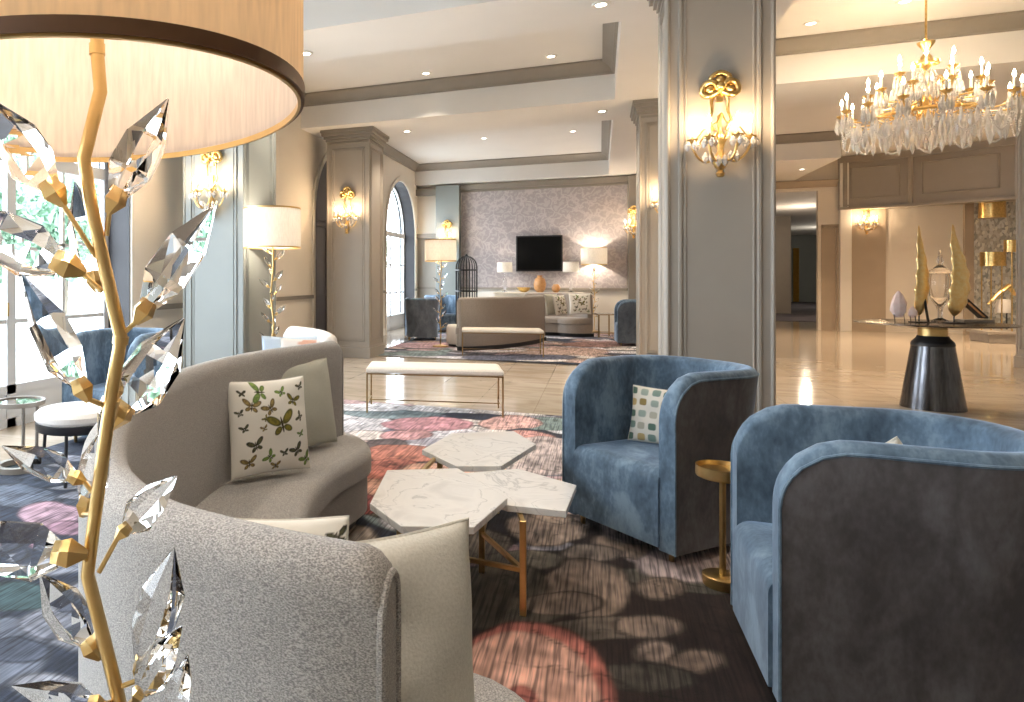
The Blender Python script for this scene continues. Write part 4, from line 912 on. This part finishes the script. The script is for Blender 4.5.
for k in range(N):
    a, b = .1 + 2 * PI * k / N, .1 + 2 * PI * (k + 1) / N
    if k == 0:
        sw = swag((.70 * math.cos(a), .70 * math.sin(a), 3.03), (.70 * math.cos(b), .70 * math.sin(b), 3.03), .27, 26, .0105)
        sw2 = swag((.66 * math.cos(a), .66 * math.sin(a), 3.03), (.07 * math.cos(a), .07 * math.sin(a), 3.50), .26, 34, .0085)
        pm = MB(); pm2 = MB(); pm3 = MB()
        for j in range(6):
            t = j / 5; a_ = a + (b - a) * t; rr_ = .60 - .05 * (j % 2) ; pm.lathe([(.0005, -.20), (.020, -.14), (.024, -.10), (.006, -.012), (.0005, 0)], (rr_ * math.cos(a_), rr_ * math.sin(a_), 3.02 - .05 * (j % 3)), 6)
            pm2.lathe([(.0005, -.18), (.018, -.12), (.02, -.09), (.004, -.01), (.0005, 0)], (.36 * math.cos(a_), .36 * math.sin(a_), 3.02 - .06 * (j % 2)), 6)
            pm3.lathe([(.0005, -.16), (.016, -.11), (.018, -.08), (.004, -.01), (.0005, 0)], (.28 * math.cos(a_), .28 * math.sin(a_), 3.36 - .05 * (j % 2)), 6)
        pm = pm.build('crystal_fringe', 'crystalb', r, smooth=0); pm2 = pm2.build('crystal_fringe', 'crystalb', r, smooth=0); pm3 = pm3.build('crystal_fringe', 'crystalb', r, smooth=0)
    else:
        for s_ in (sw, sw2, pm, pm2, pm3): c_ = s_.copy(); COL.objects.link(c_); c_.parent = r; c_.rotation_euler = (0, 0, 2 * PI * k / N)
MB().lathe([(.0005, 2.68), (.022, 2.73), (.028, 2.76), (.006, 2.83), (.004, 2.9)], n=8).build('finial_drop', 'crystal', r, smooth=0)
for k in range(4):
    a = k * PI / 2 + .3; lamp('POINT', (CC.x + .62 * math.cos(a), CC.y + .62 * math.sin(a), 3.36), 5, (1, .76, .52), .08)
lamp('POINT', (CC.x, CC.y, 3.70), 6, WARM, .08)

# ------------------------------------------------------------------ round display table and objects
TZ = .88; TC = L((932.7 - CX) / FPX * 7.02, 7.02)
r = empty('round_table', TC, label='round dark bronze display table on a tapered steel drum pedestal', cat='table')
MB().lathe([(.001, .50), (.12, .50), (.165, .52), (.19, .58), (.27, .0)][::-1] if False else [(.001, 0), (.262, 0), (.262, .01), (.172, .64), (.001, .64)], n=64).build('pedestal', 'steel', r, smooth=30)
MB().lathe([(.001, .64), (.172, .64), (.176, .655), (.170, .68), (.135, .72), (.125, .745), (.001, .745)], n=64).build('shoulder', 'black', r, smooth=40)
MB().lathe([(.001, .745), (.118, .745), (.118, .815), (.13, .825), (.001, .825)], n=64).build('brass_neck', 'gold', r, smooth=40)
MB().lathe([(.001, .822), (.22, .822), (.45, .85), (.635, .865), (.645, .87), (.645, .878), (.63, TZ), (.001, TZ)], n=96).build('tabletop', 'tabletop', r, smooth=40)
def at(px, dd=0): d = 7.02 + dd; return L((px - CX) / FPX * d, d, TZ)
def wing(px, dd, hh, ww, lean, label, seed):
    b = at(px, dd); r = empty('wing_sculpture', b, TH); tag(r, label, 'sculpture')
    MB().box((-.07, -.05, 0), (.07, .05, .012)).build('base_plate', 'black', r, smooth=0, bevel=.002)
    MB().tube([(0, 0, .01), (0, 0, .09)], .006, 8).build('stand_rod', 'black', r)
    m_ = MB(); rows = []; n = 26
    for i in range(n + 1):
        t = i / n; w_ = ww * (math.sin(PI * min(1, t ** .62)) ** .8) * (1 - .35 * t) + .004; cx_ = lean * math.sin(PI * min(1, t * 1.25)) - .3 * lean * t * t
        row = []
        for j in range(14):
            a = 2 * PI * j / 14; rib = 1 + .12 * math.sin(12 * t * PI + math.cos(a) * 3)
            row.append((cx_ + w_ * math.cos(a) * rib, .32 * w_ * math.sin(a) * rib - .02 * math.sin(t * 3), .07 + hh * t))
        rows.append(row)
    m_.grid(rows, close=True, caps=True).build('wing', 'leafgold', r, smooth=60)
    return r
wing(919, .0, .93, .075, .02, 'slim gold leaf wing sculpture standing upright, left of the pair on the round table', 1)
wing(954, -.15, .93, .105, .05, 'broad curved gold leaf wing sculpture, right of the pair on the round table', 2)
b = at(940, .12); r = empty('glass_vase', b, label='tall clear glass urn standing between the gold wing sculptures', cat='vase')
MB().lathe([(.001, 0), (.07, 0), (.07, .015), (.02, .04), (.018, .10), (.03, .16), (.085, .26), (.11, .36), (.11, .46), (.075, .52), (.068, .52), (.098, .46), (.098, .36), (.075, .27), (.02, .18), (.001, .17)], n=32).build('vase_body', 'crystal', r, smooth=50)
MB().lathe([(.115, .50), (.115, .51), (.06, .56), (.02, .60), (.03, .64), (.018, .68), (.012, .74), (.001, .76)], n=24, caps=False).build('vase_lid', 'crystal', r, smooth=50)
b = at(900, .0); r = empty('geode', b, label='rose quartz geode slices on little black stands, left on the round table', cat='geode')
def rock(cx_, w_, h_, z0, seed):
    rr = random.Random(seed); rows = []
    for (t, k) in ((0, .45), (.25, .95), (.55, 1), (.8, .6), (1, .15)): rows.append([(cx_ + w_ * k * math.cos(2 * PI * j / 8) * rr.uniform(.85, 1.1), .35 * w_ * k * math.sin(2 * PI * j / 8), z0 + h_ * t) for j in range(8)])
    return MB().grid(rows, close=True, caps=True)
rock(-.01, .075, .27, .055, 1).build('stone', 'pink', r, smooth=0); rock(.10, .04, .12, .05, 2).build('stone', 'pink', r, smooth=0)
for x in (-.05, .03, .08, .12): MB().tube([(x, -.03, 0), (x, 0, .09)], .004, 6).build('stand', 'black', r)
for (px, lb, s_) in ((928.5, 'narrow black easel leg standing right of the slim gold wing', -1),):
    b = at(px, -.05); r = MB().tube([(0, 0, .0), (-.03, .02, .27)], .012, 4).box((-.05, -.03, 0), (.04, .03, .006)).build('display_easel', 'black', smooth=0); r.location = b; tag(r, lb, 'easel')
b = at(974, .05); r = empty('book_rest', b, TH, 'black sloped book rest with a copper toned panel on the round table', 'book rest')
MB().box((-.16, -.06, 0), (.16, .06, .03)).build('base', 'grey', r, smooth=0, bevel=.004)
R_ = Matrix.Rotation(math.radians(42), 3, 'Y')
MB().box((-.16, -.05, .0), (.12, .05, .02), Matrix.Translation((0, 0, .12)) @ R_.to_4x4()).build('panel', 'black', r, smooth=0)
MB().box((-.13, -.053, -.008), (.09, -.03, .0), Matrix.Translation((0, 0, .12)) @ R_.to_4x4()).build('copper_face', 'orange', r, smooth=0)

# ------------------------------------------------------------------ lounge bay beyond (right)
q_ = MB().box((0, 0, 0), (3.0, .8, .22)).box((-.04, -.04, .18), (3.04, .84, .24)).build('low_ledge', 'grey', smooth=0, bevel=.01); q_.location = (7.3, 18.2, 0); tag(q_, 'low grey stone ledge in front of the mosaic wall', 'ledge')
def cyl_lamp(px, ytop, ybot, d, label, wpx):
    p = D(px, (ytop + ybot) / 2, d); h_ = (ybot - ytop) / FPX * d; w_ = wpx / FPX * d / 2
    r = empty('glass_lantern', (p.x, p.y, p.z - h_ / 2)); tag(r, label, 'lantern', 'gold and white lanterns before the mosaic wall')
    MB().lathe([(w_, h_ * .15), (w_, h_), (w_ * .97, h_), (w_ * .97, h_ * .15)], n=24, caps=False).build('shade', 'oldgold', r)
    MB().lathe([(.001, h_ * .2), (w_ * .6, h_ * .2), (w_ * .6, h_ * .7), (.001, h_ * .8)], n=16).build('white_core', 'bulb' if False else 'whitefab', r)  # plain white core, does not emit
    MB().lathe([(w_ * 1.02, 0), (w_ * 1.02, h_ * .15), (.001, h_ * .15), (.001, 0)], n=24).build('base', 'oldgold', r)
    return r
l1 = cyl_lamp(992, 198, 218, 15.6, 'gold lantern mounted high on the mosaic wall', 20)
l2 = cyl_lamp(993, 252, 266, 14.2, 'gold and white lantern on tall thin legs in front of the mosaic wall', 19)
for dx in (-.18, -.03, .14): MB().tube([(dx, 0, 0), (dx, 0, -(l2.location.z))], .012, 6).build('leg', 'oldgold', l2)
MB().box((-.03, .1, .15), (.03, YC - .07 - l1.location.y, .2)).build('wall_bracket', 'oldgold', l1)
l3 = cyl_lamp(1012, 240, 252, 13.9, 'small gold lantern on a thin stand next to the near right column', 12)
MB().tube([(0, 0, 0), (0, 0, -(l3.location.z))], .012, 6).build('leg', 'oldgold', l3)
p = G(1004, 338, 0); r = empty('bird_figurine', (p.x, p.y, 0), TH, 'gold beak shaped figure with white body on black legs before the mosaic wall', 'figurine')
MB().tube([(-.35, 0, .75), (-.1, 0, 1.0), (.1, 0, 1.15), (.25, 0, .95)], [.02, .05, .06, .03], 10).build('gold_arc', 'leafgold', r)
MB().lathe([(.001, .55), (.13, .56), (.14, .75), (.10, .85), (.001, .86)], n=20).build('white_body', 'whitefab', r)
for x in (-.06, .06): MB().tube([(x, 0, 0), (x, 0, .56)], .012, 6).build('leg', 'black', r)

# ------------------------------------------------------------------ far seating group
# television
p = L((539.5 - CX) / FPX * 17.4, 17.4); y0 = YB - .11
xt0, xt1 = X_at(516, y0), X_at(562.5, y0); zc = 1.35 + 23.5 / 680 * 17.35
r = empty('television', ((xt0 + xt1) / 2, y0, zc), label='black flat television on the floral wallpaper', cat='television')
w_, h_ = (xt1 - xt0) / 2, .455
MB().box((-w_, 0, -h_), (w_, .075, h_)).build('casing', 'black', r, smooth=0, bevel=.008)
MB().box((-w_ + .035, -.004, -h_ + .035), (w_ - .035, .001, h_ - .035)).build('screen', 'screen', r, smooth=0)
# console
r = empty('console_table', (X_at(538, 17.9), 17.8, 0), label='pale gilt console table below the television', cat='console table'); w_ = 1.05
MB().box((-w_, -.22, .92), (w_, .22, .97)).box((-w_ + .03, -.2, .80), (w_ - .03, .2, .92)).build('tabletop', 'whitewood', r, smooth=0, bevel=.006)
for x in (-w_ + .06, w_ - .06):
    for y in (-.17, .17): MB().lathe([(.015, 0), (.02, .05), (.03, .6), (.035, .8)], (x, y, 0), 10).build('leg', 'oldgold', r)
for (px, lb) in ((505, 'small white shaded lamp left of the television'), (571, 'small white shaded lamp just right of the television')):
    r = empty('table_lamp', (X_at(px, 17.85), 17.8, .971)); tag(r, lb, 'table lamp', 'small lamps on the console')
    MB().lathe([(.07, 0), (.07, .015), (.02, .03), (.045, .12), (.06, .22), (.04, .32), (.015, .36), (.012, .5)], n=20).build('base', 'glass', r, smooth=60)
    MB().lathe([(.19, .50), (.18, .75), (.175, .75), (.185, .50)], n=32, caps=False).build('lamp_shade', 'shade', r)
    lamp('POINT', (X_at(px, 17.85), 17.8, .971 + .63), 6, WARM2, .04)
r = MB().lathe([(.001, 0), (.08, 0), (.13, .08), (.15, .20), (.12, .33), (.05, .38), (.07, .42), (.06, .42), (.04, .385), (.001, .38)], n=28).build('amber_vase', 'orange', smooth=60); r.location = (X_at(540, 17.85), 17.8, .971)
tag(r, 'round amber vase on the console under the television', 'vase')
r = MB().lathe([(.001, 0), (.06, 0), (.12, .04), (.17, .12), (.16, .12), (.10, .05), (.001, .02)], n=28).build('gilt_bowl', 'oldgold', smooth=60); r.location = (X_at(524, 17.85), 17.8, .971); tag(r, 'wide gilt bowl left of the amber vase', 'bowl')
r = MB().lathe([(.001, 0), (.05, 0), (.09, .05), (.1, .12), (.06, .2), (.05, .2), (.08, .12), (.001, .03)], n=28).build('copper_pot', 'orange', smooth=60); r.location = (X_at(556, 17.85), 17.8, .971); tag(r, 'small copper pot right of the amber vase', 'pot')
# black wire cage
p = L((466.5 - CX) / FPX * 16.2, 16.2); r = empty('birdcage', p, label='tall black domed wire cage against the wall left of the floral paper', cat='birdcage')
R_ = .25; n = 22
for k in range(n):
    a = 2 * PI * k / n; P = [(R_ * math.cos(a), R_ * math.sin(a), .05), (R_ * math.cos(a), R_ * math.sin(a), 1.58)] + [(R_ * math.cos(t) * math.cos(a), R_ * math.cos(t) * math.sin(a), 1.58 + .27 * math.sin(t)) for t in (.3, .6, .9, 1.2, 1.5)]
    MB().tube(P, .008, 5).build('bar', 'black', r)
MB().lathe([(R_ + .012, 1.5), (R_ + .012, 1.53), (R_ - .01, 1.53), (R_ - .01, 1.5), (R_ + .012, 1.5)], n=32, caps=False).build('hoop', 'black', r)
MB().lathe([(R_ + .012, 1.0), (R_ + .012, 1.03), (R_ - .01, 1.03), (R_ - .01, 1.0), (R_ + .012, 1.0)], n=32, caps=False).build('hoop', 'black', r)
MB().lathe([(.001, .012), (R_ + .03, .012), (R_ + .03, .09), (.001, .09)], n=32).build('base', 'black', r)
MB().lathe([(.001, 1.84), (.03, 1.85), (.03, 1.88), (.001, 1.9)], n=12).build('finial', 'black', r)
# glass table and small pouf
p = G(604, 337); r = empty('side_table', p, .4, 'square brass and glass side table by the far forward facing sofa', 'side table')
MB().box((-.2, -.2, .52), (.2, .2, .532)).build('glass_top', 'glass', r, smooth=0)
f = MB(); f.tube([(-.2, -.2, .51), (.2, -.2, .51), (.2, .2, .51), (-.2, .2, .51)], .012, 4, closed=True); f.build('frame', 'darkbrass', r, smooth=0); MB().tube([(-.2, -.2, .1), (.2, -.2, .1), (.2, .2, .1), (-.2, .2, .1)], .01, 4, closed=True).build('stretcher_frame', 'darkbrass', r, smooth=0)
for sx in (-.2, .2):
    for sy in (-.2, .2): MB().box((sx - .012, sy - .012, .012), (sx + .012, sy + .012, .51)).build('leg', 'darkbrass', r, smooth=0)
p = L((457 - CX) / FPX * 13.1, 13.15); r = empty('ottoman', (p.x, p.y, 0), label='white round ottoman peeking out left of the far taupe sofa', cat='ottoman')
MB().lathe([(.001, .06), (.17, .06), (.19, .1), (.19, .38), (.16, .43), (.001, .44)], n=32).build('cushion', 'whitefab', r, smooth=60)
MB().lathe([(.001, .012), (.15, .012), (.15, .06), (.001, .06)], n=32).build('base', 'black', r)

# ------------------------------------------------------------------ outside
struct(MB().box((-40, -20, -.3), (-5.25, 40, -.12)).build('ground_outside', 'ocean', smooth=0))
def tree(x, y, h_, R_, seed, label):
    rr = np.random.default_rng(seed); root = empty('garden_tree', (x, y, -.12), label=label, cat='tree')
    MB().tube([(0, 0, 0), (.05, .02, h_ * .4), (0, 0, h_ * .7)], [.09, .07, .04], 8).build('trunk', 'bark', root)
    vs = []; fs = []
    for k in range(2600):
        d = rr.normal(size=3); d /= np.linalg.norm(d); rad = R_ * rr.random() ** .4; c_ = np.array([0, 0, h_ * .72]) + d * rad * np.array([1, 1, .9])
        a = rr.normal(size=3); a /= np.linalg.norm(a); b_ = np.cross(a, rr.normal(size=3)); b_ /= np.linalg.norm(b_); s_ = .10; o = len(vs)
        vs += [c_ - a * s_, c_ + b_ * s_ * .5, c_ + a * s_, c_ - b_ * s_ * .5]; fs.append((o, o + 1, o + 2, o + 3))
    m_ = MB(); m_.add([tuple(v_) for v_ in vs], fs); m_.build('foliage', 'leaf', root, smooth=0, nocalc=True)
tree(-8.2, 6.9, 3.0, 1.0, 1, 'pale leafy tree outside the near window'); tree(-9.0, 9.6, 3.4, 1.2, 2, 'second leafy tree outside, farther along the windows'); tree(-8.5, 24.5, 3.3, 1.3, 3, 'leafy tree outside the far arched window')

# ------------------------------------------------------------------ light and view
wd = bpy.data.worlds.new('World'); S.world = wd; wd.use_nodes = True; bg = wd.node_tree.nodes['Background']
bg.inputs[0].default_value = (.80, .90, 1.0, 1); bg.inputs[1].default_value = WORLD
for (a, b) in OPEN[:4] + OPEN[5:]:
    o = lamp('AREA', (XG - .12, (a + b) / 2, 1.95), 1, (1, 1, 1), (3.8, b - a), rot=(0, -PI / 2, 0)); o.data.cycles.is_portal = True
S.view_settings.view_transform = 'Standard'; S.view_settings.look = 'None'; S.view_settings.gamma = 1
S.view_settings.use_curve_mapping = False; S.view_settings.exposure = .9
